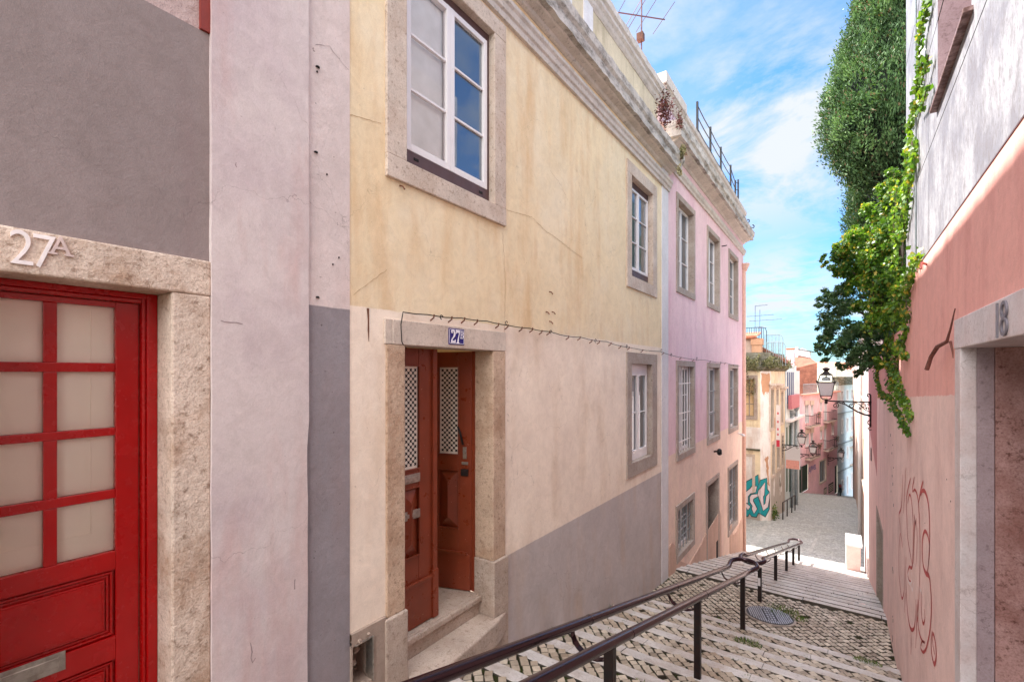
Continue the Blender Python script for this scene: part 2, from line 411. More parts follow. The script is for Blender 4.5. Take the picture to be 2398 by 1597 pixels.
def text(body, size, F, s, z, n, mat, name, parent, depth=.012, sx=1.0, shear=0, bold=0.0, mirror=False):
    cu=bpy.data.curves.new('tmp','FONT'); cu.body=body; cu.size=size; cu.extrude=depth/2; cu.offset=bold; cu.shear=shear; cu.resolution_u=6
    to=bpy.data.objects.new('tmp',cu); COL.objects.link(to)
    dg=bpy.context.evaluated_depsgraph_get(); dg.update()
    me=bpy.data.meshes.new_from_object(to.evaluated_get(dg))
    mb=MB(F)
    for v in me.vertices: mb.P((s+(-v.co.x if mirror else v.co.x)*sx, n+v.co.z, z+v.co.y))
    for p in me.polygons: mb.f.append(list(p.vertices))
    bpy.data.objects.remove(to); bpy.data.curves.remove(cu); bpy.data.meshes.remove(me)
    return mb.build(name,mat,parent)

# ================================================================= 1. mauve house (number 27A), nearest on the left
YA1=L.hit(492,300)[0]                      # its right edge
YP1=L.hit(720,400)[0]; YS1=L.hit(818,400)[0]
hA=empty('mauve_house',(LX,0,-2.6),'mauve rendered house with a red glazed door in a rough stone frame','house')
jl,jr=.30,L.hit(399.5,800)[0]
lt=avg(L.hit(490,615)[1],L.hit(0,525.5)[1]); lb=avg(L.hit(399.5,686)[1],L.hit(0,632.6)[1])
gz=L.hit(492,83)[1]
mb=MB(L); mb.wall(-3,YA1,-6,gz,[(jl-.3,YA1-.001,-6,lt-.01)]); mb.build('wall',M['mauve'],hA)
mb=MB(L); mb.wall(-3,YA1,gz,9,[],n=-.012); mb.quad((-3,-.012,gz),(YA1,-.012,gz),(YA1,0,gz),(-3,0,gz)); mb.build('upper_wall',M['rough_pink'],hA)
s468=L.hit(468,60)[0]
mb=MB(L); mb.box(s468,YA1,-.012,.015,gz+.004,8.9); mb.build('corner_trim',M['redtrim'],hA)
shell(hA,L,-3,YA1-.01,-6,9,6,M['mauve'],'shell',n=-.05)
# stone frame: jambs + lintel, reveal 0.23 m
rg=.235
mb=MB(L); mb.box(jr,YA1-.002,-rg,.02,-3.2,lb); mb.box(jl-.3,jl,-rg,.02,-3.2,lb); mb.box(jl-.3,YA1-.002,-rg,.024,lb,lt)
dfr=mb.build('door_frame',M['stone27'],hA,bevel=.012)
Fd=Frame(LX-rg,0,0,1,1)
# red joinery
mb=MB(Fd)
for (a,b,n0,n1) in ((jr-.055,jr,.0,.03),(jr-.075,jr-.055,-.02,.012)):
    mb.box(a,b,n0-.03,n1,-2.7,lb-.0)
mb.box(jl,jr-.055,-.03,.028,lb-.035,lb); mb.box(jl,jr-.075,-.04,.012,lb-.06,lb-.035)
ds1=jr-.08; ds0=ds1-.79
mb.build('door_casing',M['redpaint'],hA,bevel=.006)
Fl=Frame(LX-rg-.03,0,0,1,1)
def zl(py): 
    r=ray(272,py); return r[2]*(-3.55/r[0])
rows=[(720,850),(871,1001),(1019.6,1145.6),(1167,1290.5)]
rows=[(zl(b),zl(a)) for a,b in rows]
st=.113; pw=(.79-2*st-.056)/2; cols=[(ds1-st-pw,ds1-st),(ds1-st-2*pw-.056,ds1-st-pw-.056)]
mb=MB(Fl); top=lb-.062
holes=[(c0,c1,z0,z1) for c0,c1 in cols for z0,z1 in rows]
mb.box(ds1-st,ds1,-.045,0,-2.6,top); mb.box(ds0,ds0+st,-.045,0,-2.6,top)
g0,g1=ds0+st,ds1-st
zz=[top]+[v for z0,z1 in rows for v in (z1,z0)]
for k in range(0,len(zz),2):
    lo=zz[k+1] if k+1<len(zz) else None
    if lo is not None: mb.box(g0,g1,-.045,-.004 if k else 0,lo,zz[k])
zb=rows[-1][0]; zp1=zb-.11; zp0=zp1-.40
mb.box(g0,g1,-.045,-.001,zp1,zb)
for z0,z1 in rows: mb.box(cols[1][1],cols[0][0],-.045,-.006,z0,z1)
mb.box(g0,g1,-.045,-.001,zp0-.14,zp0); mb.box(g0,g1,-.045,-.024,zp0,zp1)
mb.box(g0,g1,-.045,-.024,-2.45,zp0-.14); mb.box(g0,g1,-.045,-.001,-2.6,-2.45)
dl=mb.build('door_leaf',M['redpaint'],hA,bevel=.004)
mb=MB(Fl)
for (z0,z1) in ((zp0,zp1),(-2.45,zp0-.14)):
    for i,(w,h) in enumerate(((.012,.012),(.03,.006),(.05,.014))):
        a,b,c,d=g0+w,g1-w,z0+w,z1-w; t=.012
        mb.box(a,b,-.024,-.02+h,d-t,d); mb.box(a,b,-.024,-.02+h,c,c+t); mb.box(a,a+t,-.024,-.02+h,c+t,d-t); mb.box(b-t,b,-.024,-.02+h,c+t,d-t)
    mb.box(g0+.062,g1-.062,-.024,-.004,z0+.062,z1-.062)
mb.build('panel_moulding',M['redpaint'],dl,bevel=.003)
for c0,c1 in cols:
    for z0,z1 in rows:
        mb=MB(Fl); mb.quad((c0-.005,-.018,z0-.005),(c1+.005,-.018,z0-.005),(c1+.005,-.018,z1+.005),(c0-.005,-.018,z1+.005)); mb.build('pane',M['glass'],dl)
mb=MB(Fl)
mb.box(g0-.05,g1+.05,-.06,-.047,zb-.02,top); 
for a,b,c,d in ((g0+.01,g0+.015,zb+.12,top-.05),(g1-.105,g1-.1,zb+.12,top-.05)): mb.box(a,b,-.047,-.044,c,d)
mb.box(g0+.015,g1-.105,-.047,-.044,zb+.12,zb+.125)
mb.build('shutter_board',M['board'],dl,bevel=.002)
# letter plate
lp1=L.hit(150,1500)[0]; 
def onfl(px,py):
    r=ray(px,py); t=(LX-rg-.03)/r[0]; return r[1]*t,r[2]*t
s1,z1=onfl(153,1521); _,z0=onfl(153,1565)
mb=MB(Fl); mb.box(s1-.36,s1,-.001,.006,z0,z1); mb.box(s1-.34,s1-.03,.006,.011,z0+.03,z1-.025)
mb.build('letter_plate',M['steel'],dl,bevel=.002)
# numerals
s_,z_=L.hit(18,618); text('2',.245,L,s_-.005,z_-.0,.024,M['numwhite'],'house_number',hA,.02,.78,bold=-.002)
s_,z_=L.hit(68,626); text('7',.245,L,s_-.0,z_-.0,.024,M['numwhite'],'house_number',hA,.02,.78,bold=-.002)
s_,z_=L.hit(113,600); 
o=text('A',.135,L,s_,z_+.01,.026,M['letter'],'house_letter',hA,.015,.9,bold=.0005)
for a_ in (-.006,.056):
    mb=MB(L); mb.box(s_+a_,s_+a_+.034,.026,.036,z_+.008,z_+.018); mb.build('letter_serif',M['letter'],o)

# lilac pier between the houses, with a wavering edge
pier=MB(L); rr=random.Random(4); N_=60
zs=[-3.2+ (9+3.2)*k/N_ for k in range(N_+1)]
ed=[YA1-.004+.006*noise.noise(Vector((0,0,z*3)))+.004*noise.noise(Vector((4,0,z*11))) for z in zs]
er=[YP1-.01-.010*(z<-.5)+.008*noise.noise(Vector((9,0,z*2.2)))+.003*noise.noise(Vector((2,0,z*14))) for z in zs]
pn=.035
for k in range(N_):
    a,b=zs[k],zs[k+1]
    pier.quad((ed[k],pn,a),(er[k],pn,a),(er[k+1],pn,b),(ed[k+1],pn,b))
    pier.quad((ed[k],-.05,a),(ed[k],pn,a),(ed[k+1],pn,b),(ed[k+1],-.05,b)); pier.quad((er[k],-.05,a),(er[k],pn,a),(er[k+1],pn,b),(er[k+1],-.05,b))
pier.quad((YA1,-.05,9),(YP1,-.05,9),(YP1,pn,9),(YA1,pn,9))
pier_o=tag(pier.build('wall_pier',M['lilac']),'smooth lilac pier between the red door frame and the white and grey strip','pier')
mb=MB(L); mb.wall(YP1-.03,YS1,-4,9,[],n=.006); mb.quad((YS1,.006,-4),(YS1,-.1,-4),(YS1,-.1,9),(YS1,.006,9)); mb.quad((YP1-.03,.006,9),(YS1,.006,9),(YS1,-.1,9),(YP1-.03,-.1,9))
strip=tag(mb.build('wall_strip',M['strip']),'narrow wall strip, chipped white above and grey below, beside the yellow house','wall')
mb=MB(L)
for px,py,r_ in ((742,159,.018),(738,358,.017),(742,697,.016),(741,170,.007),(778,620,.006),(792,604,.006),(764,410,.006)):
    s,z=L.hit(px,py); mb.lathe([(r_,-.004),(r_*.8,.006),(r_*.3,.01)],(s,.01,z),7)
mb.build('nail_hole',M['dark'],strip)

# ================================================================= 2. yellow house (27B)
YE=L.hit(1549,600)[0]; YE2=L.hit(1564,600)[0]
hY=empty('yellow_house',(LX,YS1,-2.7),'yellow and cream house with a half open red brown door and a mossy cornice','house')
o1=winbox(L,901.5,1181,-60,66,410.7,533); i1=(L.hit(948.5,380)[0],L.hit(1154,300)[0],avg(L.hit(948.5,380)[1],L.hit(1154,479.6)[1]),L.hit(1154,79)[1])
o1=(o1[0],o1[1],o1[2],L.hit(1181,66)[1])
o2=winbox(L,1466.5,1536.5,369,442,668,700); i2=(L.hit(1477.5,400)[0],L.hit(1527,400)[0],avg(L.hit(1477.5,645)[1],L.hit(1527,670)[1]),avg(L.hit(1477.5,409.5)[1],L.hit(1527,457)[1]))
o3=winbox(L,1466.5,1536.5,825,830,1118,1091); i3=(L.hit(1477.5,900)[0],L.hit(1525,900)[0],avg(L.hit(1477.5,1083.6)[1],L.hit(1525,1064.5)[1]),avg(L.hit(1477.5,850)[1],L.hit(1525,855)[1]))
dd0,dd1=L.hit(903,900)[0],L.hit(1181,900)[0]; di0,di1=L.hit(946,900)[0],L.hit(1152,900)[0]
dzt=avg(L.hit(903,744.6)[1],L.hit(1182,780)[1]); dzb=avg(L.hit(949,808.7)[1],L.hit(1152,821)[1])
# hole with the broken meter recess in the plinth
m0=L.hit(818,1540)[0]; m1=L.hit(868,1540)[0]; mz1=L.hit(840,1502)[1]; mz0=mz1-.36
sh=.012
def ins(b,e=sh): return (b[0]+e,b[1]-e,b[2]+e,b[3]-e)
mb=MB(L); mb.wall(YS1,YE,-6,4.58,[ins(o1),ins(o2),ins(o3),(dd0+sh,dd1-sh,-6,dzt-sh),(YS1,dd0+sh,-6,-2.15)])
mb.build('wall',M['yellow'],hY)
shell(hY,L,YS1+.01,YE2-.02,-6,5.0,6,M['yfrieze'],'shell',n=-.30)
# plinth left of the door
mb=MB(L); mb.wall(YS1,dd0-.02,-4,-2.14,[(m0+.012,m1,mz0,mz1)],n=.03)
mb.quad((YS1,.03,-2.14),(dd0-.02,.03,-2.14),(dd0-.02,-.02,-2.14),(YS1,-.02,-2.14)); 
mb.quad((m1,.03,mz0),(m1,-.2,mz0),(m1,-.2,mz1),(m1,.03,mz1)); mb.quad((m0,-.2,mz0),(m1,-.2,mz0),(m1,-.2,mz1),(m0,-.2,mz1))
mb.quad((m0,.03,mz1),(m1,.03,mz1),(m1,-.2,mz1),(m0,-.2,mz1)); mb.quad((m0,.03,mz0),(m1,.03,mz0),(m1,-.2,mz0),(m0,-.2,mz0)); mb.quad((m0,.03,mz0),(m0,-.2,mz0),(m0,-.2,mz1),(m0,.03,mz1))
pl=mb.build('plinth',M['plinth'],hY)
mb=MB(L)
mb.box(m1-.012,m1+.004,-.05,.045,mz0-.01,mz1+.01); mb.box(m0+.03,m1-.012,-.05,.038,mz1-.004,mz1+.012)
mb.build('meter_frame',M['steel'],pl,bevel=.004)
mb=MB(L)
for k in range(26):
    a=rr.uniform(m0,m1+.02); z=mz0+rr.uniform(-.03,.02) if rr.random()<.6 else mz1+rr.uniform(-.01,.05)
    mb.lathe([(.004,-.01),(rr.uniform(.008,.022),0),(.004,.012)],(a,rr.uniform(-.02,.04),z),6)
for k in range(3): mb.lathe([(.02,-.03),(.05,0),(.03,.03)],(m0+.04+.03*k,-.08,mz0+.06+.1*k),9)
mb.build('rubble',M['plinth'],pl)['kind']='stuff'
# windows of the yellow house
w1=surround(hY,L,o1,i1,M['stone'],.03,.13,bevel=.008)
w1['label']='large stone framed window over the door, its left half shaded by a grey blind'
cu=M['curtain']
sash(w1,L,i1,.055,M['darkbrown'],M['white'],[M['glass'],M['mirror']],3,2,.052,.058,.026,.05,.11,[cu,None])
mb=MB(L)
for px,py in ((975,375),(1126,451)):
    mb=MB(L)
    s,z=L.hit(px,py,-.04); mb.box(s-.03,s+.03,-.06,-.038,z-.012,z+.012); mb.build('drain_slot',M['dark'],w1)
w2=surround(hY,L,o2,i2,M['stone'],.025,.16); sash(w2,L,i2,.09,M['darkbrown'],M['white'],[M['mirror']],3,2,.04,.045,.022,.10,.14)
w3=surround(hY,L,o3,i3,M['stonegrey'],.025,.2); sash(w3,L,i3,.09,M['white'],M['white'],[M['mirror']],2,2,.04,.05,.02,.14,.08)
w3['label']='lower white framed window with a worn grey stone surround'
# door surround
mb=MB(L); pz=-2.17
mb.box(dd0,di0,-.27,.02,pz,dzb); mb.build('door_jamb',M['stonered'],hY,bevel=.012)
mb=MB(L); mb.box(di1,dd1,-.27,.02,pz,dzb); mb.build('door_jamb',M['stonered'],hY,bevel=.012)
mb=MB(L)
mb.box(dd0-.02,dd0+.06,-.27,.02,dzb,dzt); mb.box(dd0+.061,dd1,-.27,.024,dzb,dzt); mb.build('lintel',M['stonepale'],hY,bevel=.008)
mb=MB(L); mb.box(dd0-.03,di0+.015,-.27,.045,-3.4,pz); mb.build('door_plinth',M['step'],hY,bevel=.015)
mb=MB(L); mb.box(di1-.015,dd1+.03,-.27,.045,-3.9,pz); mb.build('door_plinth',M['step'],hY,bevel=.015)
# threshold and landing slab
mb=MB(L); mb.box(di0+.016,di1-.016,-.9,-.17,-2.9,-2.585); mb.box(di0+.016,di1-.016,-.17,-.13,-2.655,-2.59)
mb.build('threshold',M['step'],hY,bevel=.012)
mb=MB(L); mb.plate([(di0+.016,-.17),(di0+.016,.16),(di0+.5,.2),(di1-.1,.13),(di1+.16,.05),(di1-.016,-.0),(di1-.016,-.17)],0,0) if False else None
pts=[(di0+.016,-.17),(di0+.016,.20),(di0+.45,.21),(di1-.05,.13),(di1+.2,.06),(di1-.016,.046),(di1-.016,-.17)]
i=len(mb.v)
for zz_ in (-3.05,-2.80):
    for s,n in pts: mb.P((s,n,zz_))
m=len(pts); mb.f.append([i+m+k for k in range(m)])
for k in range(m): j=(k+1)%m; mb.f.append([i+k,i+j,i+m+j,i+m+k])
mb.build('door_step',M['step'],hY,bevel=.02)
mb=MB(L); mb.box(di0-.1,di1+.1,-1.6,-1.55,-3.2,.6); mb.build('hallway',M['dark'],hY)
# left door leaf, shut
Fq=Frame(LX-.25,0,0,1,1)
zt=dzb-.004; zb=-2.575
gl0,gl1=3.09,3.335; gz0,gz1=[ (lambda r:r[2]*(LX-.27)/r[0])(ray(973,p)) for p in (1095,858)]
def lattice(mbk, F, a0,a1,c0,c1,n):
    """cross shaped openings punched in the lace panel"""
    st_=.060; k=0; z=c0+st_*.5
    while z<c1:
        s=a0+st_*.5+(st_/2 if k%2 else 0)
        while s<a1:
            for sg in (1,-1):
                w,h=.0045,.013
                mbk.quad((s-h-w*sg,n,z-h*sg+w),(s-h+w*sg,n,z-h*sg-w),(s+h+w*sg,n,z+h*sg-w),(s+h-w*sg,n,z+h*sg+w))
            s+=st_
        z+=st_/2; k+=1
def leaf_(F, s0, s1, astragal, flip, name, slots):
    w=s1-s0; g0=s0+(gl0-di0) if not flip else s1-(gl1-di0); g1=g0+(gl1-gl0)
    mb=MB(F); pt_,pb_=gz0-.20,gz0-.88
    mb.box(s0,g0,-.045,0,zb,zt); mb.box(g1,s1,-.045,0,zb,zt)
    mb.box(g0,g1,-.045,-.001,gz1,zt); mb.box(g0,g1,-.045,-.001,pt_,gz0); mb.box(g0,g1,-.045,-.001,zb,pb_)
    mb.box(s0+.01,s1-.01,0,.018,zb+.001,zb+.42); mb.box(s0+.01,s1-.05,0,.03,zb+.42,zb+.455)
    if astragal: mb.box(s1-.05,s1+.012,0,.03,zb+.03,zt); mb.box(s1-.06,s1+.02,.0,.04,zb,zb+.5)
    d=mb.build(name,M['brownpaint'],hY,bevel=.005)
    mb=MB(F); t=.014
    for c0,c1 in ((gz0,gz1),(pb_,pt_)):
        mb.box(g0-t,g1+t,-.02,.01,c1,c1+t); mb.box(g0-t,g1+t,-.02,.012,c0-t,c0); mb.box(g0-t,g0,-.02,.01,c0,c1); mb.box(g1,g1+t,-.02,.01,c0,c1)
    mb.build('moulding',M['brownpaint'],d,bevel=.004)
    mb=MB(F); cm=(g0+g1)/2; h=(g1-g0)/2
    a=(g0,-.03,pb_);b=(g1,-.03,pb_);c=(g1,-.03,pt_);e=(g0,-.03,pt_);p=(cm,.03,pb_+h*1.1);q=(cm,.03,pt_-h*1.1)
    mb.quad(a,b,p); mb.quad(b,c,q,p); mb.quad(c,e,q); mb.quad(e,a,p,q)
    mb.build('raised_panel',M['brownpaint'],d)
    mb=MB(F); mb.box(g0,g1,-.035,-.02,gz0,gz1); lc=mb.build('lace_panel',M['lace'],d)
    mb=MB(F); lattice(mb,F,g0+.005,g1-.005,gz0+.01,gz1-.01,-.0185); mb.build('lattice',M['dark'],d)
    if slots:
        for zc in (pt_+.105,pt_-.26):
            mb=MB(F); mb.box(g0-.06,g1+.012,.0,.012,zc-.045,zc+.045); mb.box(g0-.05,g1-.03,.012,.02,zc-.02,zc+.02); mb.build('letter_slot',M['steel'],d,bevel=.004)
    return d
leaf_(Fq,di0,3.565,True,False,'door_leaf',True)
# right leaf, swung inwards about its hinge at the right jamb
th=math.radians(72)
hx,hy=LX-.285,di1-.03
Fr=Frame(hx-.66*math.sin(th),hy-.66*math.cos(th),math.sin(th),math.cos(th),1)
d2=leaf_(Fr,0,.66,False,True,'door_leaf',False); d2['label']='right leaf of the door, standing open inwards'
mb=MB(Fr); mb.tube([(.50,.03,-.64),(.535,.045,-.71),(.565,.03,-.85)],.013,8); mb.build('door_handle',M['black'],d2,smooth=True)
mb=MB(Fr); mb.box(.555,.60,.0,.012,-1.02,-.88); mb.disc(.578,-.93,.018,.012,.025); mb.box(.54,.62,0,.014,-1.09,-1.055); mb.build('lock_plate',M['steel'],d2,bevel=.003)
mb=MB(Fr); mb.box(.535,.625,0,.03,-1.22,-1.14); mb.build('lock_box',M['iron'],d2,bevel=.005)
mb=MB(L); mb.box(di1-.02,di1-.0,-.29,-.25,-2.58,dzb); mb.build('hinge_post',M['brownpaint'],hY)
# enamel plate
ps0,ps1=L.hit(1046,785)[0],L.hit(1082,785)[0]; pz1=avg(L.hit(1046,768)[1],L.hit(1082,772)[1]); pz0=avg(L.hit(1046,806)[1],L.hit(1082,809)[1])
mb=MB(L); mb.box(ps0,ps1,.02,.032,pz0,pz1); plq=mb.build('number_plate',M['enamel'],hY,bevel=.003)
W_=ps1-ps0; H_=pz1-pz0
mb=MB(L)
for b in ((ps0+.01,ps1-.01,pz1-.014,pz1-.010),(ps0+.01,ps1-.01,pz0+.010,pz0+.014),(ps0+.006,ps0+.010,pz0+.014,pz1-.014),(ps1-.010,ps1-.006,pz0+.014,pz1-.014)):
    mb.box(b[0],b[1],.032,.0335,b[2],b[3])
def lp(poly): return [(ps0+W_*a,pz0+H_*b) for a,b in poly]
two=[(.13,.82),(.16,.90),(.24,.94),(.33,.90),(.40,.80),(.42,.68),(.40,.56),(.33,.44),(.24,.34),(.205,.24),(.36,.24),(.38,.32),(.42,.32),(.42,.10),(.12,.10),(.13,.22),(.18,.36),(.26,.48),(.305,.60),(.30,.74),(.25,.84),(.22,.80),(.24,.74),(.20,.68),(.15,.72)]
sev=[(.44,.92),(.70,.90),(.70,.74),(.63,.40),(.62,.14),(.68,.10),(.68,.07),(.46,.08),(.46,.11),(.52,.14),(.57,.40),(.65,.74),(.50,.75),(.48,.68),(.45,.68)]
mb.plate(lp(two),.032,.034); mb.plate(lp(sev),.032,.034)
for b in ((.76,.80,.42,.86),(.72,.90,.83,.87),(.72,.90,.40,.44),(.80,.90,.62,.66),(.88,.93,.67,.82),(.89,.95,.45,.61)):
    mb.box(ps0+W_*b[0],ps0+W_*b[1],.032,.034,pz0+H_*b[2],pz0+H_*b[3])
mb.build('plate_lettering',M['enamelw'],plq)
# mouldings
mb=MB(L); mb.extr([(-.02,4.17),(.045,4.17),(.05,4.24),(.075,4.26),(.085,4.32),(.11,4.35),(.11,4.40),(.0,4.43),(-.02,4.43)],YS1,YE2+.05); mb.build('string_course',M['cornice'],hY,bevel=.004)
mb=MB(L); mb.wall(YS1,YE,4.42,4.62,[],n=.003); mb.build('frieze',M['yfrieze'],hY)
mb=MB(L); mb.extr([(-.02,4.585),(.02,4.585),(.05,4.60),(.07,4.635),(.16,4.655),(.20,4.70),(-.02,4.70)],YS1,YE2+.12); mb.build('cornice_cove',M['cornice'],hY,bevel=.004)
def edge(profile,s0,s1,step,amp,F=L):
    mb=MB(F); n=int((s1-s0)/step); m=len(profile)
    for k in range(n+1):
        s=s0+(s1-s0)*k/n
        for j,(a,z) in enumerate(profile):
            d=amp*noise.noise(Vector((s*6,j*1.7,z))); mb.P((s,a+d,z+d*.7))
    for k in range(n):
        for j in range(m):
            q=(j+1)%m; mb.f.append([k*m+j,k*m+q,(k+1)*m+q,(k+1)*m+j])
    mb.f.append([j for j in range(m)][::-1]); mb.f.append([n*m+j for j in range(m)])
    return mb
mb=edge([(-.02,4.70),(.26,4.665),(.27,4.80),(.31,4.84),(.33,4.95),(.28,4.99),(.02,5.05),(-.02,5.05)],YS1,YE2+.22,.05,.012); mb.build('cornice',M['fascia'],hY)
mb=MB(L); mb.box(YS1,YE-.15,-.35,-.04,5.0,6.0); mb.build('parapet',M['parapet'],hY)
s0=L.hit(1340,20)[0]
mb=MB(L); mb.box(YS1,6.25,-.36,-.035,5.0,5.98); mb.box(6.62,6.95,-.36,-.025,5.0,5.98); mb.build('parapet_panel',M['white_strip'],hY)
mb=edge([(-.4,5.93),(-.03,5.93),(.0,5.97),(.02,6.02),(.06,6.06),(.06,6.12),(.10,6.15),(.11,6.26),(.05,6.30),(-.4,6.30)],YS1,YE-.05,.06,.01); mb.build('coping',M['cornice'],hY)
mb=MB(L); mb.wall(YE,YE2,-6,4.58,[],n=.012); mb.quad((YE,.012,-6),(YE,-.01,-6),(YE,-.01,4.58),(YE,.012,4.58)); mb.quad((YE2,.012,-6),(YE2,-.01,-6),(YE2,-.01,4.58),(YE2,.012,4.58)); mb.wall(YE,YE2,4.42,4.62,[],n=.014); mb.build('corner_strip',M['white_strip'],hY)

# hairline cracks in the plaster
def crack(F,pts,w,parent,n=.0035,mat=None):
    P=[F.hit(*p) for p in pts]; out=[]
    for a,b in zip(P[:-1],P[1:]):
        k_=max(2,int(math.hypot(b[0]-a[0],b[1]-a[1])/.03))
        for q in range(k_): t=q/k_; out.append((a[0]+(b[0]-a[0])*t+rr.uniform(-.006,.006),a[1]+(b[1]-a[1])*t+rr.uniform(-.006,.006)))
    out.append(P[-1]); mb=MB(F); mb.ribbon(out,[w*rr.uniform(.4,1.2) for _ in out],n); mb.build('crack',mat or M['crack'],parent)
M['crack']=plain('crack line',srgb(176,144,108),.9)  # thin ribbons darker than the plaster
crack(L,[(1182,490),(1210,500),(1245,508),(1275,540),(1300,556),(1345,592),(1362,604)],.006,hY)
crack(L,[(1176,545),(1180,600),(1183,680),(1180,780)],.005,hY)
crack(L,[(818,270),(850,278),(892,290)],.005,hY); crack(L,[(826,690),(870,660),(905,632)],.004,hY); crack(L,[(1288,400),(1310,430),(1330,470)],.004,hY)
M['crackg']=plain('grey crack line',srgb(152,134,134),.9)
crack(L,[(738,105),(770,110),(800,150),(815,165)],.005,strip,.0085,M['crackg'])
for p in ([(512,752),(530,756),(562,760)],[(683,1352),(684,1376)],[(582,1500),(584,1548),(592,1535)],[(545,385),(548,395)]): crack(L,p,.008,o if False else pier_o,.0365,M['crackg'])
# ================================================================= 3. pink house
YK=20.75
hP=empty('pink_house',(LX,YE2,-4.8),'pink and peach house with five barred windows and a rail on its roof','house')
specs=[('window',1583,1626,442,490,680,701),('window',1655,1684.6,525,559,718,732.6),('window',1705.7,1727.5,584,611,745,755.6),
       ('window',1583,1626,838.7,846,1077,1057),('window',1655,1684.6,846,851,1041.5,1030),('window',1705.7,1727.5,855,858,1018.5,1007),
       ('window',1582,1625,1184.6,1152,1316,1278),('door',1653,1683,1127.5,1108.5,1310,1290),('window',1704,1727,1091,1078,1255,1228)]
boxes=[]
for k,sp in enumerate(specs):
    b=winbox(L,*sp[1:]); boxes.append([sp[0],b])
# one storey = one sill and one lintel height
for grp in ((0,1,2),(3,4,5)):
    z0=avg(*[boxes[i][1][2] for i in grp]); z1=avg(*[boxes[i][1][3] for i in grp])
    for i in grp: b=boxes[i][1]; boxes[i][1]=(b[0],b[1],z0,z1)
mb=MB(L); mb.wall(YE2,YK,-9,5.3,[(b[0]+sh,b[1]-sh,(b[2]+sh if t=='window' else -9),b[3]-sh) for t,b in boxes]); mb.build('wall',M['pink'],hP)
shell(hP,L,YE2+.01,YK,-9,5.75,9,M['pink'],'shell',n=-.32)
mb=MB(L); mb.quad((YK,.0,-9),(YK,-9,-9),(YK,-9,5.3),(YK,.0,5.3)); mb.build('end_wall',M['pink'],hP)
for k,(t,b) in enumerate(boxes):
    tw=.14; 
    if t=='window':
        inn=(b[0]+tw,b[1]-tw,b[2]+tw*1.15,b[3]-tw*1.05)
        w=surround(hP,L,b,inn,M['stonegrey'],.03,.3,bevel=.01)
        sash(w,L,inn,.13,M['white'],M['white'],[M['mirror_far'],M['mirror']],3,2,.035,.04,.02)
        if k==3: bars(w,L,inn,-.06,6,(.12,.45,.8),M['white'],.012)
        if k in (6,8): bars(w,L,inn,-.05,5,(.3,.62),M['zinc'],.012)
        if k in (4,5): bars(w,L,inn,-.10,3,(.33,.66),M['zinc'],.008)
    else:
        inn=(b[0]+tw,b[1]-tw,-9,b[3]-tw)
        mb=MB(L); z0=-6.7
        mb.box(b[0],inn[0],-.45,.03,z0,inn[3]); mb.box(inn[1],b[1],-.45,.03,z0,inn[3]); mb.box(b[0],b[1],-.45,.033,inn[3],b[3])
        dr=mb.build('doorway',M['stonegrey'],hP,bevel=.01)
        mb=MB(L); mb.box(inn[0],inn[1],-.5,-.42,z0,inn[3]); mb.build('door_leaf',M['darkbrown'],dr)
        mb=MB(L); mb.box(inn[0]-.1,inn[1]+.1,-.45,.22,-6.9,-6.35); mb.box(inn[0]-.0,inn[1]-.0,-.45,.38,-6.9,-6.5); mb.build('door_step',M['step'],dr,bevel=.03)
        mb=MB(L); mb.box(inn[0]+.62,inn[0]+.68,-.44,-.38,inn[3]-.5,inn[3]-.2); mb.build('notice',M['white'],dr)
# plinth with a stepped, wavering top
top=[(YE2+.02,-4.05),(YE2+.25,-3.98),(YE2+.45,-4.1),(YE2+.6,-4.5),(12.6,-5.0),(13.9,-4.85),(14.2,-4.75),(15.6,-4.6),(16.3,-4.5),(16.5,-4.75),(16.55,-6.1)]
mb=MB(L); mb.plate([(YE2+.02,-9)]+top+[(16.55,-9)],0,.022)
mb.plate([(18.0,-9),(18.0,-5.45),(18.3,-5.45),(18.45,-5.9),(19.2,-6.0),(20.2,-5.8),(20.72,-5.75),(20.72,-9)],0,.022); mb.build('plinth',M['peach_plinth'],hP)
mb=MB(L); mb.box(15.75,15.98,.015,.03,-5.9,-5.35); mb.build('vent_slot',M['dark'],hP)
mb=MB(L); mb.extr([(-.02,4.74),(.04,4.74),(.05,4.80),(.08,4.84),(.10,4.93),(.0,4.96),(-.02,4.96)],YE2,YK+.1); mb.build('string_course',M['cornice'],hP,bevel=.004)
mb=MB(L); mb.extr([(-.02,5.22),(.02,5.22),(.06,5.27),(.22,5.33),(.26,5.40),(-.02,5.40)],YE2,YK+.15); mb.build('cornice_cove',M['cornice'],hP)
mb=edge([(-.02,5.38),(.32,5.36),(.33,5.48),(.37,5.52),(.38,5.66),(.33,5.70),(.02,5.76),(-.02,5.76)],YE2-.1,YK+.3,.06,.014); mb.build('cornice',M['fascia'],hP)
mb=MB(L); mb.box(YE2-.35,YK-.05,-.4,-.02,5.65,6.22); mb.build('parapet',M['parapet_pink'],hP)
mb=edge([(-.45,6.18),(.0,6.18),(.03,6.22),(.07,6.27),(.07,6.33),(.11,6.36),(.12,6.47),(.05,6.52),(-.45,6.52)],YE2-.45,YK+.1,.07,.008); mb.build('coping',M['cornice'],hP)
mb=MB(L); mb.box(YE2-.55,YE2+1.1,-.5,.14,6.38,6.64); mb.build('coping_block',M['cornice'],hP,bevel=.02)
mb=MB(L); n_=10
mb.tube([(20.62,.05,4.35),(20.62,.05,4.0),(20.62,.06,-7.4)],.07,10); mb.lathe([(.07,-.25),(.10,-.15),(.17,0),(.17,.05)],(20.62,.09,4.32),10)
mb.build('downpipe',plain('peach downpipe',srgb(224,184,168),.6),hP,smooth=True)
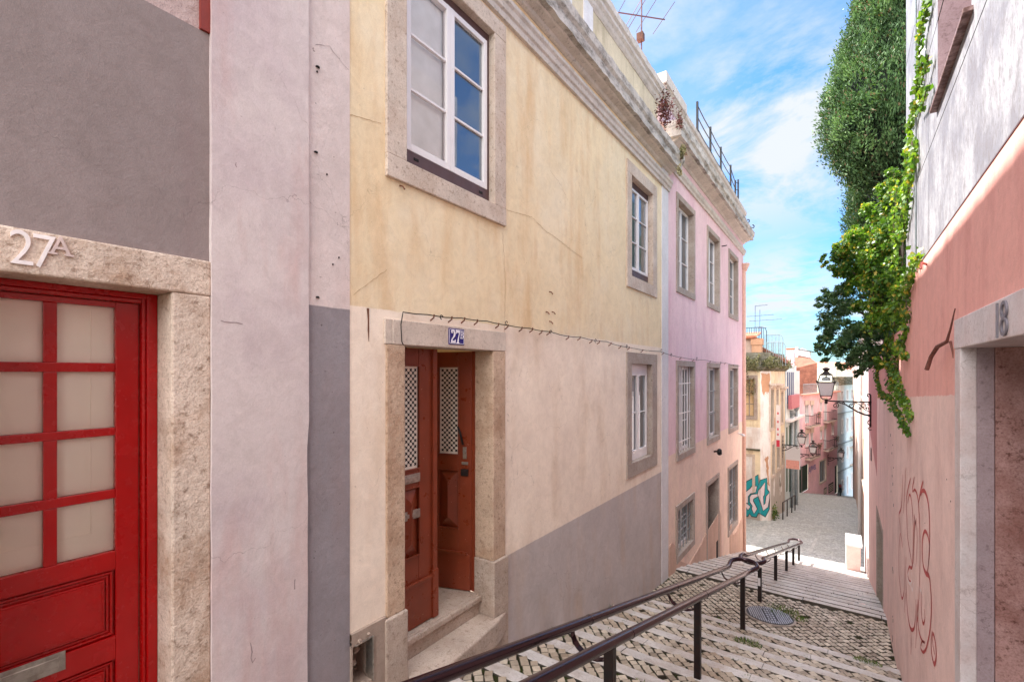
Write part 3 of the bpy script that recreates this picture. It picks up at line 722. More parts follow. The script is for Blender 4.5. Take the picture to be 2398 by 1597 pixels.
mb=MB(ID); HK=lambda zx,zy:(lambda r:(r[0]*20.85/r[1],20.85,r[2]*20.85/r[1]))(ray(1560+zx/5.227,480+zy/5.227))
mb.tube([HK(*q) for q in ((940,235),(975,240),(995,228),(1018,205),(1015,182),(998,178),(996,190))],.02,6); mb.tube([HK(*q) for q in ((995,228),(1020,255),(1045,282),(1072,280),(1078,262),(1064,245),(1052,252))],.02,6); mb.build('hook',M['iron'],hP)
# roof railing
rail=empty('roof_railing',(LX-.3,13,6.8),'black wire railing with thin posts along the pink house roof','railing')
px_=[(1633,239),(1663.6,298),(1688,345),(1711,387),(1722,423),(1728.6,421)]
Fr2=Frame(LX-.15,0,0,1,1); prs=[Fr2.hit(x,y) for x,y in px_]
for s,z in prs:
    mb=MB(Fr2); mb.box(s-.028,s+.028,-.028,.028,6.45,z); mb.build('post',M['black'],rail)
for zz_,nm in ((.93,'wire'),(.68,'wire'),(.43,'wire'),(.2,'wire')):
    mb=MB(Fr2)
    for k in range(len(prs)-1): 
        a,b=prs[k][0],prs[k+1][0]; za,zb=6.5+(prs[k][1]-6.5)*zz_,6.5+(prs[k+1][1]-6.5)*zz_; mb.tube([(a+(b-a)*t,0,za+(zb-za)*t-.03*math.sin(math.pi*t)) for t in (0,.25,.5,.75,1)],.015,5)
    mb.build(nm,M['black'],rail)
# small fittings on the pink house
mb=MB(L); s,z=L.hit(1672,1057); mb.tube([(s,0,z),(s,.12,z+.02)],.03,8); mb.lathe([(.03,-.10),(.075,-.06),(.07,.06),(.03,.1)],(s,.16,z),10)
tag(mb.build('wall_spotlight',M['black'],smooth=True),'small black round lamp on the peach wall under the pink','lamp')
mb=MB(L); s,z=L.hit(1728,1017); mb.tube([(s,0,z+.05),(s,.1,z+.02)],.025,8); mb.tube([(s-.02,.12,z),(s+.14,.2,z-.04)],.05,8)
tag(mb.build('security_camera',M['white'],smooth=True),'white camera near the downpipe of the pink house','camera')
mb=MB(L); s,z=L.hit(1690,577); mb.tube([(s,0,z),(s,.12,z),(s+.05,.14,z+.02)],.018,6)
tag(mb.build('wall_bracket',M['iron']),'little iron stub beside the second upper pink window','bracket')
# ================================================================= cable along the left facades
pts=[(944,808),(940,800),(938,760),(943,731),(1000,737),(1080,745),(1140,752),(1190,762),(1240,769),(1290,777),(1300,781),(1360,790),(1420,800),(1470,813),(1545,823),(1600,838),(1650,843),(1700,850),(1733,857)]
path=[]
for k,(x,y) in enumerate(pts):
    s,z=L.hit(x,y,.04); path.append((s,.045,z))
full=[]
for k in range(len(path)-1):
    a,b=Vector(path[k]),Vector(path[k+1]); n_=max(2,int((b-a).length/.12))
    for q in range(n_):
        t=q/n_; p=a.lerp(b,t); sag=.018*math.sin(math.pi*t)*min(1,(b-a).length); full.append((p.x,p.y,p.z-sag+.004*noise.noise(Vector((p.x*9,0,0)))))
full.append(path[-1])
cab=empty('facade_cable',(LX,3,.8),'thin dark cable strung on hooks along the yellow and pink walls','cable')
mb=MB(L); mb.tube(full,.0055,6); mb.build('cable',M['wire'],cab,smooth=True)
mb=MB(L)
for x,y,r_ in ((1034,744,.02),(1290,778,.022),(1186,757,.02),(1395,799,.03),(1468,812,.03),(1549,822,.04),(1572,832,.04),(1632,841,.05),(1688,851,.05)):
    s,z=L.hit(x,y,.05)
    mb.tube([(s+r_*math.cos(a*.7),.05,z+.005+r_*math.sin(a*.7)) for a in range(8)],.005,5)
mb.build('cable_loop',M['wire'],cab)
k=0
for x in (1008,1050,1080,1110,1160,1182,1215,1240,1262,1280,1325,1352,1380,1398,1425,1448,1468,1500,1549,1590,1620,1660,1695,1715):
    s=L.hit(x,800)[0]; z=min(full,key=lambda p:abs(p[0]-s))[2]
    mb=MB(L); mb.tube([(s,0,z-.045),(s,.045,z-.02),(s,.05,z+.012)],.008,5); mb.build('hook',M['rustnail'],cab); k+=1
# rust streaks and spikes
mb=MB(L)
for x,y0,y1,w in ((861,722,800,.018),):
    a=L.hit(x,y0); b=L.hit(x+2,y1); mb.ribbon([(a[0],a[1]),(a[0]+.006,(a[1]*2+b[1])/3),(b[0]-.003,(a[1]+2*b[1])/3),b],[w*1.4,w*.8,w*.9,w*.2],.0035)
tag(mb.build('rust_stain',M['rustnail']),'rusty brown streak running down the cream wall beside the yellow edge','stain')
for x,y in ((1286,683),(1278,730),(1292,730),(1286,752),(936,435)):
    s,z=L.hit(x,y); mb=MB(L); mb.tube([(s,0,z),(s+.01,.03,z-.01),(s+.015,.05,z-.04)],.008,5)
    tag(mb.build('iron_spike',M['rustnail']),'small rusty iron spike left in the yellow wall','spike','iron spikes in the yellow wall')

# ================================================================= 4. white stone house and the pink garden wall on the right
def marble_wall():
    N=NT('pale marble cladding'); x,y,z=N.xyz()[0:3]
    c=N.mix(N.ramp(N.noise(3.2,9,.7,stretch=(1,.8,.6)),.42,.6),srgb(160,160,166),srgb(122,121,130))
    c=N.mix(N.ramp(N.noise(14,9,.78,stretch=(1,1.2,.6)),.48,.62,0,.75),c,srgb(112,106,110))
    c=N.mix(N.ramp(N.noise(45,5,.75,stretch=(1,1.3,.6)),.5,.66,0,.6),c,srgb(90,84,86))
    N.bump((N.noise(30,5,.7),.2,.004),)
    return N.done(c,.55,spec=.3)
M['marble_wall']=marble_wall()
YB1=8.2
hW=empty('white_house',(RX,2,-2.4),'white marble clad house with pink lower wall and a doorway numbered 18','house')
def rz(px,py): return R.hit(px,py)
bz=avg(rz(2398,279)[1],rz(2173,600)[1])              # height of the marble/pink joint
wy0,wy1=rz(2275,100)[0],rz(2196,100)[0]              # window opening
wz0=avg(rz(2187,268)[1],rz(2272,40)[1])
dy1=rz(2262,900)[0]; dj=rz(2249,900)[0]; dlt=avg(rz(2249,752)[1],rz(2398,679.8)[1]); dlb=rz(2262,815)[1]; dy0=2.0
mb=MB(R); mb.wall(-3,YB1,bz+.006,6.5,[(wy0,wy1,wz0,5.2)],n=0)
for a,b in ((wy0,wy1),):
    mb.quad((b,0,wz0),(b,-.45,wz0),(b,-.45,5.2),(b,0,5.2)) if False else None
mb.build('marble_wall',M['marble_wall'],hW)
mb=MB(R); mb.box(wy1,wy1+.02,-.5,-.001,wz0,5.2); mb.box(wy0-.02,wy0,-.5,-.001,wz0,5.2); mb.box(wy0-.02,wy1+.02,-.5,-.001,5.2,5.22)
wn=mb.build('window',M['marble_trim'],hW); wn['label']='deep window opening high in the white wall'
mb=MB(R); mb.box(wy0,wy1,-.5,-.46,wz0,5.2); mb.build('shutter',M['marble_trim'],wn)
mb=MB(R); mb.box(wy0-.06,wy1+.06,-.5,.05,wz0-.035,wz0); mb.build('sill',metal('brown metal sill',srgb(150,120,116),srgb(84,52,44),.4,.8,.4),wn,bevel=.006)
# slab joints: thin dark grooves
mb=MB(R)
for z in (bz+1.02,bz+1.98,bz+2.95): mb.box(-3,YB1,-.004,.0015,z-.004,z+.004)
for s,z0,z1 in ((2.2,bz,6.5),(3.3,bz+1.02,bz+1.98),(6.15,bz,6.5),(7.2,bz+1.0,bz+2.0)): mb.box(s-.003,s+.003,-.004,.001,z0,z1)
mb.build('slab_joint',M['dark'],hW)
sg=rz(2150,600)[0]
mb=MB(R); mb.tube([(sg,.02,bz+.05),(sg,.02,6.4)],.011,6); mb.build('conduit',M['zinc'],hW)
shell(hW,R,-3,YB1,-4,6.5,8,M['marble_wall'],'shell',n=0.0) if False else None
mb=MB(R); mb.quad((YB1,0,-4),(YB1,-8,-4),(YB1,-8,6.5),(YB1,0,6.5)); mb.quad((-3,0,6.5),(YB1,0,6.5),(YB1,-8,6.5),(-3,-8,6.5)); mb.quad((-3,-8,-4),(YB1,-8,-4),(YB1,-8,6.5),(-3,-8,6.5)); mb.quad((-3,0,-4),(-3,-8,-4),(-3,-8,6.5),(-3,0,6.5)); mb.build('shell',M['marble_wall'],hW)
# pink render, two tones
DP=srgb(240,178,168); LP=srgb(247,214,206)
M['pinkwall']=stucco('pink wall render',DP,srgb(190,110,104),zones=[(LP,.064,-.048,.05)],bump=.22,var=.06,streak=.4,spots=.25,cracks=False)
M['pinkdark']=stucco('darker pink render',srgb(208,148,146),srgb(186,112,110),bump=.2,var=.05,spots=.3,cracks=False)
PY1=19.45
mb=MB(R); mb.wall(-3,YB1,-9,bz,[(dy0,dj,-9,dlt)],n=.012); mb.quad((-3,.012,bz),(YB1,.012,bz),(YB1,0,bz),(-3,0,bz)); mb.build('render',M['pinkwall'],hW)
mb=MB(R); mb.box(-3,YB1,-.01,.016,bz-.004,bz+.006); mb.build('joint_strip',M['darkbrown'],hW)
# doorway 18
M['numsteel']=plain('grey metal numerals',srgb(120,114,122),.5,.3)
mb=MB(R); mb.box(dy1,dj,-.055,.03,-3.6,dlb); mb.build('door_jamb',M['marblepale'],hW,bevel=.006)
mb=MB(R); mb.box(dy0-.2,dj,-.9,.034,dlb,dlt); mb.build('lintel',M['marblepale'],hW,bevel=.006)
mb=MB(R); mb.box(dy1,dy1+.05,-.30,-.055,-3.6,dlb) if False else mb.box(dy1+.001,dy1+.15,-.14,-.055,-3.6,dlb-.001); mb.build('inner_jamb',M['marble_trim'],hW,bevel=.003)
mb=MB(R); mb.box(dy1-.012,dy1+.15,-2.5,-.142,-3.6,dlb-.001); mb.build('marble_lining',M['marble'],hW,bevel=.002)
mb=MB(R); mb.box(dy0-.2,dy0,-2.5,-.01,-3.6,dlb); mb.box(dy0,dy1,-2.6,-2.5,-3.6,dlb); mb.box(dy0-.2,dy1+.15,-2.5,-.9,dlb,dlb+.1); mb.build('porch_wall',M['marble'],hW)
mb=MB(R); mb.box(dy0,dy1-.012,-2.5,.0,-3.6,-2.95); mb.build('door_step',M['step'],hW,bevel=.01)
s_,z_=rz(2329,772)                                   # numerals read along -Y on this side
text('1',.26,R,3.475,.183,.039,M['numsteel'],'house_number',hW,.008,.6,bold=.001,mirror=True)
s_,z_=rz(2340,775); text('8',.26,R,3.385,.183,.039,M['numsteel'],'house_number',hW,.008,1.15,bold=-.003,mirror=True)
# pipe stub and dead branch
mb=MB(R); s,z=rz(2178,616); mb.tube([(s+.12,.01,z+.01),(s+.02,.06,z+.015),(s,.07,z-.05)],.012,7)
tag(mb.build('pipe_stub',plain('pink painted pipe',srgb(190,110,100),.6)),'short bent pink pipe sticking out of the upper pink wall','pipe')
mb=MB(R)
pth=[rz(x,y) for x,y in ((2250,722),(2243,770),(2238,800),(2222,812),(2214,835),(2211,865))]
mb.tube([(p[0],.03+.01*k,p[1]) for k,p in enumerate(pth[:3])],[.004,.007,.010],6); mb.tube([(p[0],.05+.02*k,p[1]) for k,p in enumerate(pth[2:])],[.013,.016,.015,.017],7)
p=[rz(x,y) for x,y in ((2238,800),(2243,820),(2245,838))]; mb.tube([(q[0],.03,q[1]) for q in p],[.009,.006,.003],5)
tag(mb.build('dead_branch',plain('dry bark',srgb(110,66,56),.9,v=.4,sc=40)),'dry broken branch clinging to the pink wall beside doorway 18','branch')

gw=empty('garden_wall',(RX,8.2,-4.2),'long pink garden wall under the ivy, with red scrawl on its lower part','wall')
cz0=rz(2069,1427)[1]; c0,c1=rz(2069,1400)[0],rz(2055,1400)[0]
mb=MB(R); WT=.62
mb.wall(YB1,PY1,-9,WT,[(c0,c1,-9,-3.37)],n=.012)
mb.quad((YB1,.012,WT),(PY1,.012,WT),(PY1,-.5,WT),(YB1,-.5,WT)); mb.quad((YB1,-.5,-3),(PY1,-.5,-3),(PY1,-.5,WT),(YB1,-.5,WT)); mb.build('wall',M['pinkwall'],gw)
yd=rz(2055,1000)[0]
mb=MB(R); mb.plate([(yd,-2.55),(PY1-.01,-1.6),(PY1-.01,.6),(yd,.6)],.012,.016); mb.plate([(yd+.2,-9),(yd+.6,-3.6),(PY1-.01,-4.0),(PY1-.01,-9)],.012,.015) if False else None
mb.build('darker_patch',M['pinkdark'],gw)  # darker pink area at the far end, with a slanting lower edge
mb=MB(R); mb.box(c0-.12,c0+.02,-.4,.02,-6.5,-3.3); mb.box(c1-.02,c1+.12,-.4,.02,-7,-3.3); mb.box(c0+.02,c1-.02,-.4,.02,-3.45,-3.3)
nd=mb.build('doorway',M['stonegrey'],gw,bevel=.02); nd['label']='low dark doorway framed in grey stone'
mb=MB(R); mb.box(c0,c1,-.45,-.1,-7,-3.4); mb.build('door_leaf',plain('charcoal stone',srgb(74,66,62),.9,v=.6,sc=30),nd)
mb=MB(R); s,z=rz(2042,1062); mb.box(s-.12,s+.12,.012,.03,z-.2,z+.16); mb.build('slot',M['dark'],gw)
mb=MB(R)
for zx,zy in ((362,50),(375,110),(370,160),(380,250),(372,300),(376,350),(365,395),(380,480),(375,870),(377,890),(375,1165),(377,1190),(373,1290),(374,1310),(330,125),(770,190),(715,322),(740,457),(770,555),(578,590),(772,185)):
    s,z=rz(1950+zx/2.627,1000+zy/2.627); h_=(.006+.012*rr.random())*(.5 if s<7 else 1.6); w_=.003 if s<7 else .012; mb.box(s-w_,s+w_,.011,.0145,z-h_,z+h_)
mb.build('chip',M['dark'],gw)
# red scrawl
GR=plain('red spray paint',srgb(188,72,70),.7); GW=plain('white spray paint',srgb(240,220,216),.7)
def stroke(zp,w,mat_mb):
    P=[Vector((1950+a/2.627,1000+b/2.627,0)) for a,b in zp]; out=[]
    for k in range(len(P)-1):
        p0=P[max(k-1,0)];p1=P[k];p2=P[k+1];p3=P[min(k+2,len(P)-1)]
        for t in (0,.2,.4,.6,.8):
            out.append(.5*((2*p1)+(p2-p0)*t+(2*p0-5*p1+4*p2-p3)*t*t+(3*p1-p0-3*p2+p3)*t**3))
    out.append(P[-1]); pts=[rz(p.x,p.y) for p in out]; m=len(pts)
    mat_mb.ribbon(pts,[w*(.45+.55*math.sin(math.pi*min(1,(k+1)/(m*.9)))) for k in range(m)],.0145)
mb=MB(R)
for zp,w in (
 ([(440,290),(435,420),(428,500),(415,540),(422,600),(425,650)],.05),([(458,250),(452,380),(446,480),(444,530)],.05),
 ([(488,315),(470,390),(462,460),(465,560),(470,680),(490,800),(500,850)],.06),([(470,470),(480,420),(490,430),(500,520),(505,640),(500,850),(480,860),(470,900),(478,940),(490,950)],.05),
 ([(512,305),(500,380),(505,400)],.045),([(505,395),(515,385),(528,410),(538,470),(545,600),(548,760),(546,900),(540,1060),(530,1200)],.05),
 ([(568,330),(550,400),(538,470)],.05),([(552,420),(562,392),(580,400),(598,460),(607,560),(608,700),(600,850),(590,900)],.06),
 ([(600,850),(608,760),(600,680),(580,640),(565,680),(562,760),(568,850),(585,900),(605,920),(615,1000),(620,1110),(610,1250),(590,1350),(570,1385),(552,1360),(560,1320),(577,1325)],.06),
 ([(510,540),(520,600),(515,580),(510,700),(508,840)],.06),([(525,560),(530,700),(522,860)],.035),
 ([(425,650),(415,740),(415,880),(425,1000),(435,1055),(447,1010),(450,900),(448,790)],.05),([(438,740),(432,690),(425,650)],.04),
 ([(460,800),(458,900),(462,1020),(470,1140),(482,1220),(497,1248),(512,1230),(520,1150),(522,1060)],.06),([(455,1020),(450,1140)],.04),
 ([(490,1240),(492,1330),(490,1400)],.05),([(528,1090),(526,1230),(520,1360)],.045),([(535,1060),(535,1200),(550,1290),(575,1330)],.05),
 ([(556,1010),(556,1120),(562,1190),(570,1210),(578,1180),(575,1120)],.045),
 ([(625,1255),(618,1320),(622,1400),(638,1460),(650,1410),(645,1330),(630,1270),(628,1330),(640,1400)],.05)):
    stroke(zp,w*.85,mb)
mb.build('graffiti',GR,gw)
mb=MB(R)
for zp in ([(478,890),(470,930),(485,965),(498,940),(492,890)],[(490,970),(500,1005),(508,955)],[(545,985),(552,1005),(563,1030)]): stroke(zp,.04,mb)
mb.build('chalk_mark',GW,gw)

# bright wall section after the garden wall, and the stone house beyond
bw=empty('bright_wall_house',(RX,PY1,-7),'sunlit white wall just past the pink garden wall','house')
mb=MB(R); mb.wall(PY1,23.7,-12,1.2,[],n=.0); mb.quad((PY1,0,1.2),(23.7,0,1.2),(23.7,-4,1.2),(PY1,-4,1.2)); mb.quad((23.7,0,-12),(23.7,-4,-12),(23.7,-4,1.2),(23.7,0,1.2)); mb.quad((PY1,0,-12),(PY1,-4,-12),(PY1,-4,1.2),(PY1,0,1.2)); mb.quad((PY1,-4,-12),(23.7,-4,-12),(23.7,-4,1.2),(PY1,-4,1.2))
mb.build('wall',stucco('whitewash',srgb(214,200,198),srgb(220,180,150),spots=.3,cracks=False),bw)
mb=MB(R); mb.box(PY1+.3,PY1+.5,0,.03,-7.6,-6.3); mb.build('pipe_cover',M['darkbrown'],bw)
M['brickstone']=stucco('worn stone masonry',srgb(196,172,160),srgb(150,110,90),bump=1,spots=1,blotch=srgb(170,150,130))
sh_=empty('stone_house',(RX+.12,24,-8),'worn stone house with brick arches and a white drainpipe past the bright wall','house')
F5=Frame(.80,0,0,1,-1)
mb=MB(F5); mb.wall(23.75,60,-18,2.2,[]); mb.quad((23.75,0,2.2),(60,0,2.2),(60,-6,2.2),(23.75,-6,2.2)); mb.quad((23.75,0,-12),(23.75,-6,-12),(23.75,-6,2.2),(23.75,0,2.2)); mb.build('wall',M['brickstone'],sh_)
mb=MB(F5)
for z in (-1.2,-3.0,-4.9): mb.plate([(25.0,z),(25.0,z-1.1),(25.6,z-.75),(26.1,z-.4),(26.6,z)],0,.06)
mb.build('brick_arch',plain('red brick',srgb(190,106,84),.9,v=.3,sc=20),sh_)
mb=MB(F5); mb.box(23.9,28,0,.1,-1.2,-1.1); mb.box(23.9,28,0,.08,-5.2,-5.12); mb.build('ledge',M['stonepale'],sh_)
mb=MB(F5); mb.tube([(29.6,.12,2.0),(29.6,.12,-8.6)],.09,8); mb.tube([(31,.12,2.0),(31,.12,-8.8)],.05,8); mb.build('drainpipe',M['white'],sh_,smooth=True)
# pink block at the foot of the stairs; sunlit top and side coloured white
mb=MB(ID); bx0,bx1,by0,by1=.08,.55,21.5,22.9; zb_,zt0,zt1=-7.75,-6.47,-6.52
mb.box(bx0+.03,bx1-.03,by0+.03,by1-.03,zb_,zt0-.001); blk=mb.build('pink_block',M['pinkwall']); tag(blk,'pink plastered block with sunlight painted white on its top at the foot of the stairs','block')
mb=MB(ID); mb.box(bx0-.02,bx1+.02,by0-.03,by1+.02,zt0,zt0+.07); mb.box(bx0-.02,bx0+.03,by0,by1,zb_,zt0); mb.build('sunlit_faces',M['white'],blk,bevel=.01)
# ================================================================= stairs and street
TS=.19    # fall of each tread
def zs_(y):
    """pavement height"""
    if y<9.0:
        k=math.ceil((9.0-y)/.62-1e-6)-1; ye=9.0-.62*k; return -4.42+.16*k+TS*(ye-y)
    if y<11.3: return -4.54-.085*(y-9.0)
    if y<21.5:
        k=math.floor((y-11.3)/.6+1e-6); return -4.80-.16*k+TS*(11.6+.6*k-y)
    if y<46: return -7.62-.1*(y-21.5)
    return -10.07-.2*(y-46)
def shaded_sides(m,col):
    """grime and painted shade on upright stone faces, so gaps and risers look dark"""
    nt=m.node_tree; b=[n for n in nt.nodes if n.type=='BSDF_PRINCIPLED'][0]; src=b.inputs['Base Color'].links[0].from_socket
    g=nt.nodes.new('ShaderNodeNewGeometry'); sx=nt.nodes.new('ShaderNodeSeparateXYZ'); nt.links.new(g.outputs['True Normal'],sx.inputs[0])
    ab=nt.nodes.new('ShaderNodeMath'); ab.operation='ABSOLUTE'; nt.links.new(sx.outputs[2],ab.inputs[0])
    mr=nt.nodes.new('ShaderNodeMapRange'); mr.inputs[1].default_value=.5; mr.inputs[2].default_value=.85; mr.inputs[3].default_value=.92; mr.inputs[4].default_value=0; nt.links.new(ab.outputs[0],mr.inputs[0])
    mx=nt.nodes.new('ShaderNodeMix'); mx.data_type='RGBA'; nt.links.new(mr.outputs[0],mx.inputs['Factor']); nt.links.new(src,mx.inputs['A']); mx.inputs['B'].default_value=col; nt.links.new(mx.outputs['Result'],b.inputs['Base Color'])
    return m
M['nosing']=limestone('pale step limestone',srgb(212,206,202),srgb(164,144,126),rough=.36,amt=.65,bump=.4,pit=.5)
def cobble_mat():
    N=NT('limestone cobbles'); t=N.attr()
    c=N.mix(t,srgb(146,132,116),srgb(214,200,180)); c=N.mix(N.ramp(N.noise(.9,6,.7),.45,.65,0,.5),c,srgb(140,112,84))
    c=N.mix(N.ramp(N.noise(30,5,.7),.5,.7,0,.4),c,srgb(96,84,72))
    N.bump((N.noise(30,5,.7),.5,.008),); return N.done(c,N.ramp(t,0,1,.55,.4),spec=.4)
M['cobble']=cobble_mat(); shaded_sides(M['cobble'],srgb(52,46,36)); shaded_sides(M['nosing'],srgb(64,56,46))  # side faces coloured dark: grime plus the shade of gaps and risers
def joint_mat():
    N=NT('earth and moss joints'); c=N.mix(N.ramp(N.noise(3,7,.7),.45,.6),srgb(52,45,36),srgb(60,66,34)); N.bump((N.noise(60,5,.7),.8,.01),); return N.done(c,.95,spec=.1)
M['joint']=joint_mat()
nos=MB(ID); cob=MB(ID); bed=MB(ID)
def slab_row(y0,y1,z,sl=.0,x0=-3.3,x1=.69,th=.15,lmin=.8,lmax=1.7):
    x=x0-rr.uniform(0,.8)
    while x<x1:
        w=rr.uniform(lmin,lmax); a=max(x,x0); b=min(x+w-(.007 if y0<11 else .016),x1)
        if b-a>.05:
            nos.tint=rr.random(); dz=rr.uniform(-.005,.005); j=[rr.uniform(-.008,.008) for _ in range(4)]
            i=len(nos.v); n_=5
            # worn slab: top grid with slightly irregular edges
            xs=[a+(b-a)*q/n_ for q in range(n_+1)]
            for q,xx in enumerate(xs):
                e=.009*noise.noise(Vector((xx*5,y0*3,1))); e2=.009*noise.noise(Vector((xx*5,y1*3,7)))
                zz=z+dz+.006*noise.noise(Vector((xx*2,y0,3)))
                for (yy,hz) in ((y0+e,-th),(y0+e,-.010),(y0+e+.012,0),(y1+e2-.014,0),(y1+e2,-.014),(y1+e2,-th)): nos.P((xx,yy,zz+hz+sl*(y1-yy)))
            for q in range(n_):
                for r_ in range(5): k0=i+q*6+r_; nos.f.append([k0,k0+1,k0+7,k0+6])
            nos.f.append([i+r_ for r_ in range(6)]); nos.f.append([i+n_*6+r_ for r_ in range(6)][::-1])
        x+=w
def cobbles(y0,y1,zf,x0=-3.3,x1=.69,size=.112,skip=None,rot=math.radians(42)):
    c,s=math.cos(rot),math.sin(rot); R_=int(6/size)
    cx,cy=(x0+x1)/2,(y0+y1)/2
    for i in range(-R_,R_):
        for j in range(-R_,R_):
            jx,jy=rr.uniform(-.010,.010),rr.uniform(-.010,.010)
            u=i*size*1.02+(j%2)*0; v=j*size
            x=cx+u*c-v*s+jx; y=cy+u*s+v*c+jy
            if not (x0+.02<x<x1-.02 and y0+.035<y<y1-.035): continue
            if (skip and skip(x,y)) or rr.random()<.012: continue
            cob.tint=min(1,max(0,rr.gauss(.5,.23))); z=zf(y)+rr.uniform(-.004,.004)
            hs=size*rr.uniform(.38,.43); hv=size*rr.uniform(.38,.43); a=rot+rr.uniform(-.17,.17); ca,sa=math.cos(a),math.sin(a)
            k=len(cob.v); tx,ty=rr.uniform(-.03,.03),rr.uniform(-.03,.03)
            for f,h in ((1.0,-.045),(1.0,-.006),(.9,0.0)):
                for q,(p_,r_) in enumerate(((-1,-1),(1,-1),(1,1),(-1,1))):
                    px_,py_=p_*hs*f,r_*hv*f
                    cob.P((x+px_*ca-py_*sa, y+px_*sa+py_*ca, z+h+px_*tx+py_*ty))
            for l_ in (0,4):
                for q in range(4): cob.f.append([k+l_+q,k+l_+(q+1)%4,k+l_+4+(q+1)%4,k+l_+4+q])
            cob.f.append([k+8,k+9,k+10,k+11])
# upper flight
n_up=18
for k in range(n_up):
    ye=9.0-.62*k; ys=ye-.62; z=-4.42+.16*k
    slab_row(ye-.215,ye,z,TS)
    i=len(bed.v)
    for y_,h_ in ((ys,z+TS*.62-.030),(ye-.05,z-.022),(ye-.05,z-.5),(ys,z-.5)):
        for x_ in (-3.3,.69): bed.P((x_,y_,h_))
    bed.f+=[[i,i+1,i+3,i+2],[i+2,i+3,i+5,i+4],[i,i+2,i+4,i+6],[i+1,i+3,i+5,i+7]]
    if ye<1.0: continue
    cobbles(ys+.0,ye-.20,lambda y:z+TS*(ye-y)-.004)
# landing with the cover
MH=(-1.15,10.12,.40)
skip=lambda x,y:(x-MH[0])**2+(y-MH[1])**2<(MH[2]+.05)**2
bed.box(-3.3,.69,9.0,11.36,-5.3,-4.80)
i=len(bed.v)
for x,y,z in ((-3.3,9.0,-4.572),(.69,9.0,-4.572),(.69,11.36,-4.773),(-3.3,11.36,-4.773)): bed.P((x,y,z))
bed.f.append([i,i+1,i+2,i+3])
cobbles(9.0,11.38,lambda y:-4.545-.085*(y-9.0),skip=skip)
# lower flight: two rows of slabs per step
for k in range(17):
    ys=11.3+.6*k; z=-4.80-.16*k
    i=len(bed.v)
    for y_,h_ in ((ys,z+TS*.6-.075),(ys+.56,z-.075),(ys+.56,z-.5),(ys,z-.5)):
        for x_ in (-3.3,.69): bed.P((x_,y_,h_))
    bed.f+=[[i,i+1,i+3,i+2],[i+2,i+3,i+5,i+4],[i,i+2,i+4,i+6],[i+1,i+3,i+5,i+7]]
    slab_row(ys+.385,ys+.6,z,TS,th=.08); slab_row(ys+.085,ys+.30,z+TS*.30,TS,th=.08,lmin=.5,lmax=1.3)
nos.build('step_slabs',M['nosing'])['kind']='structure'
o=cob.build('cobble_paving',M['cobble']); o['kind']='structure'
bed.build('stair_bed',M['joint'])['kind']='structure'
# street at the foot of the stairs
def street_mat():
    N=NT('street setts'); v=N.n('ShaderNodeTexVoronoi',feature='DISTANCE_TO_EDGE'); v.inputs['Scale'].default_value=8; N.l(N.pos,v.inputs['Vector'])
    v2=N.n('ShaderNodeTexVoronoi'); v2.inputs['Scale'].default_value=8; N.l(N.pos,v2.inputs['Vector'])
    sx=N.n('ShaderNodeSeparateColor'); N.l(v2.outputs['Color'],sx.inputs[0])
    c=N.mix(sx.outputs[0],srgb(150,150,148),srgb(196,196,192)); c=N.mix(N.ramp(v.outputs['Distance'],0,.1,.7,0),c,srgb(96,96,88))
    c=N.mix(N.ramp(N.noise(.5,7,.7),.4,.65,0,.5),c,srgb(150,148,136))
    N.bump((v.outputs['Distance'],.5,.02),); return N.done(c,.6,spec=.4)
M['street']=street_mat()
mb=MB(ID)
ys=[21.44,22,23,24,26,28,30.5,33,36,40,43,46,48,52,58,64,75,90]
for k in range(len(ys)-1):
    a,b=ys[k],ys[k+1]; za=-7.62-.1*(a-21.5) if a<=46 else -10.07-.2*(a-46); zb=-7.62-.1*(b-21.5) if b<=46 else -10.07-.2*(b-46)
    mb.quad((-14,a,za),(9,a,za),(9,b,zb),(-14,b,zb))
mb.build('street',M['street'])['kind']='structure'
mb=MB(ID)
def strip(p,q,w,mb=mb):
    d=(Vector(q)-Vector(p)).normalized(); n=Vector((-d.y,d.x))*w/2
    for k in range(12):
        a=Vector(p).lerp(Vector(q),k/12); b=Vector(p).lerp(Vector(q),(k+1)/12)
        za,zb=zs_(a.y)+.006,zs_(b.y)+.006
        mb.quad((a.x-n.x,a.y-n.y,za),(a.x+n.x,a.y+n.y,za),(b.x+n.x,b.y+n.y,zb),(b.x-n.x,b.y-n.y,zb))
strip((-3.35,20.9 if False else 22.2),(-3.45,30.4),.22); strip((-3.3,22.3),(-1.9,22.2),.2); strip((-1.2,24.0),(-1.0,31.0),.12); strip((-1.3,31.2),(-.5,31.2),.3)
mb.build('kerb_strip',plain('grey kerb stone',srgb(168,166,160),.6,v=.3,sc=3))['kind']='structure'
mb=MB(ID); mb.quad((-3000,-3000,-19),(3000,-3000,-19),(3000,3000,-19),(-3000,3000,-19)); mb.build('ground',plain('distant ground',srgb(120,116,96),.95,v=.3,sc=.02))['kind']='structure'
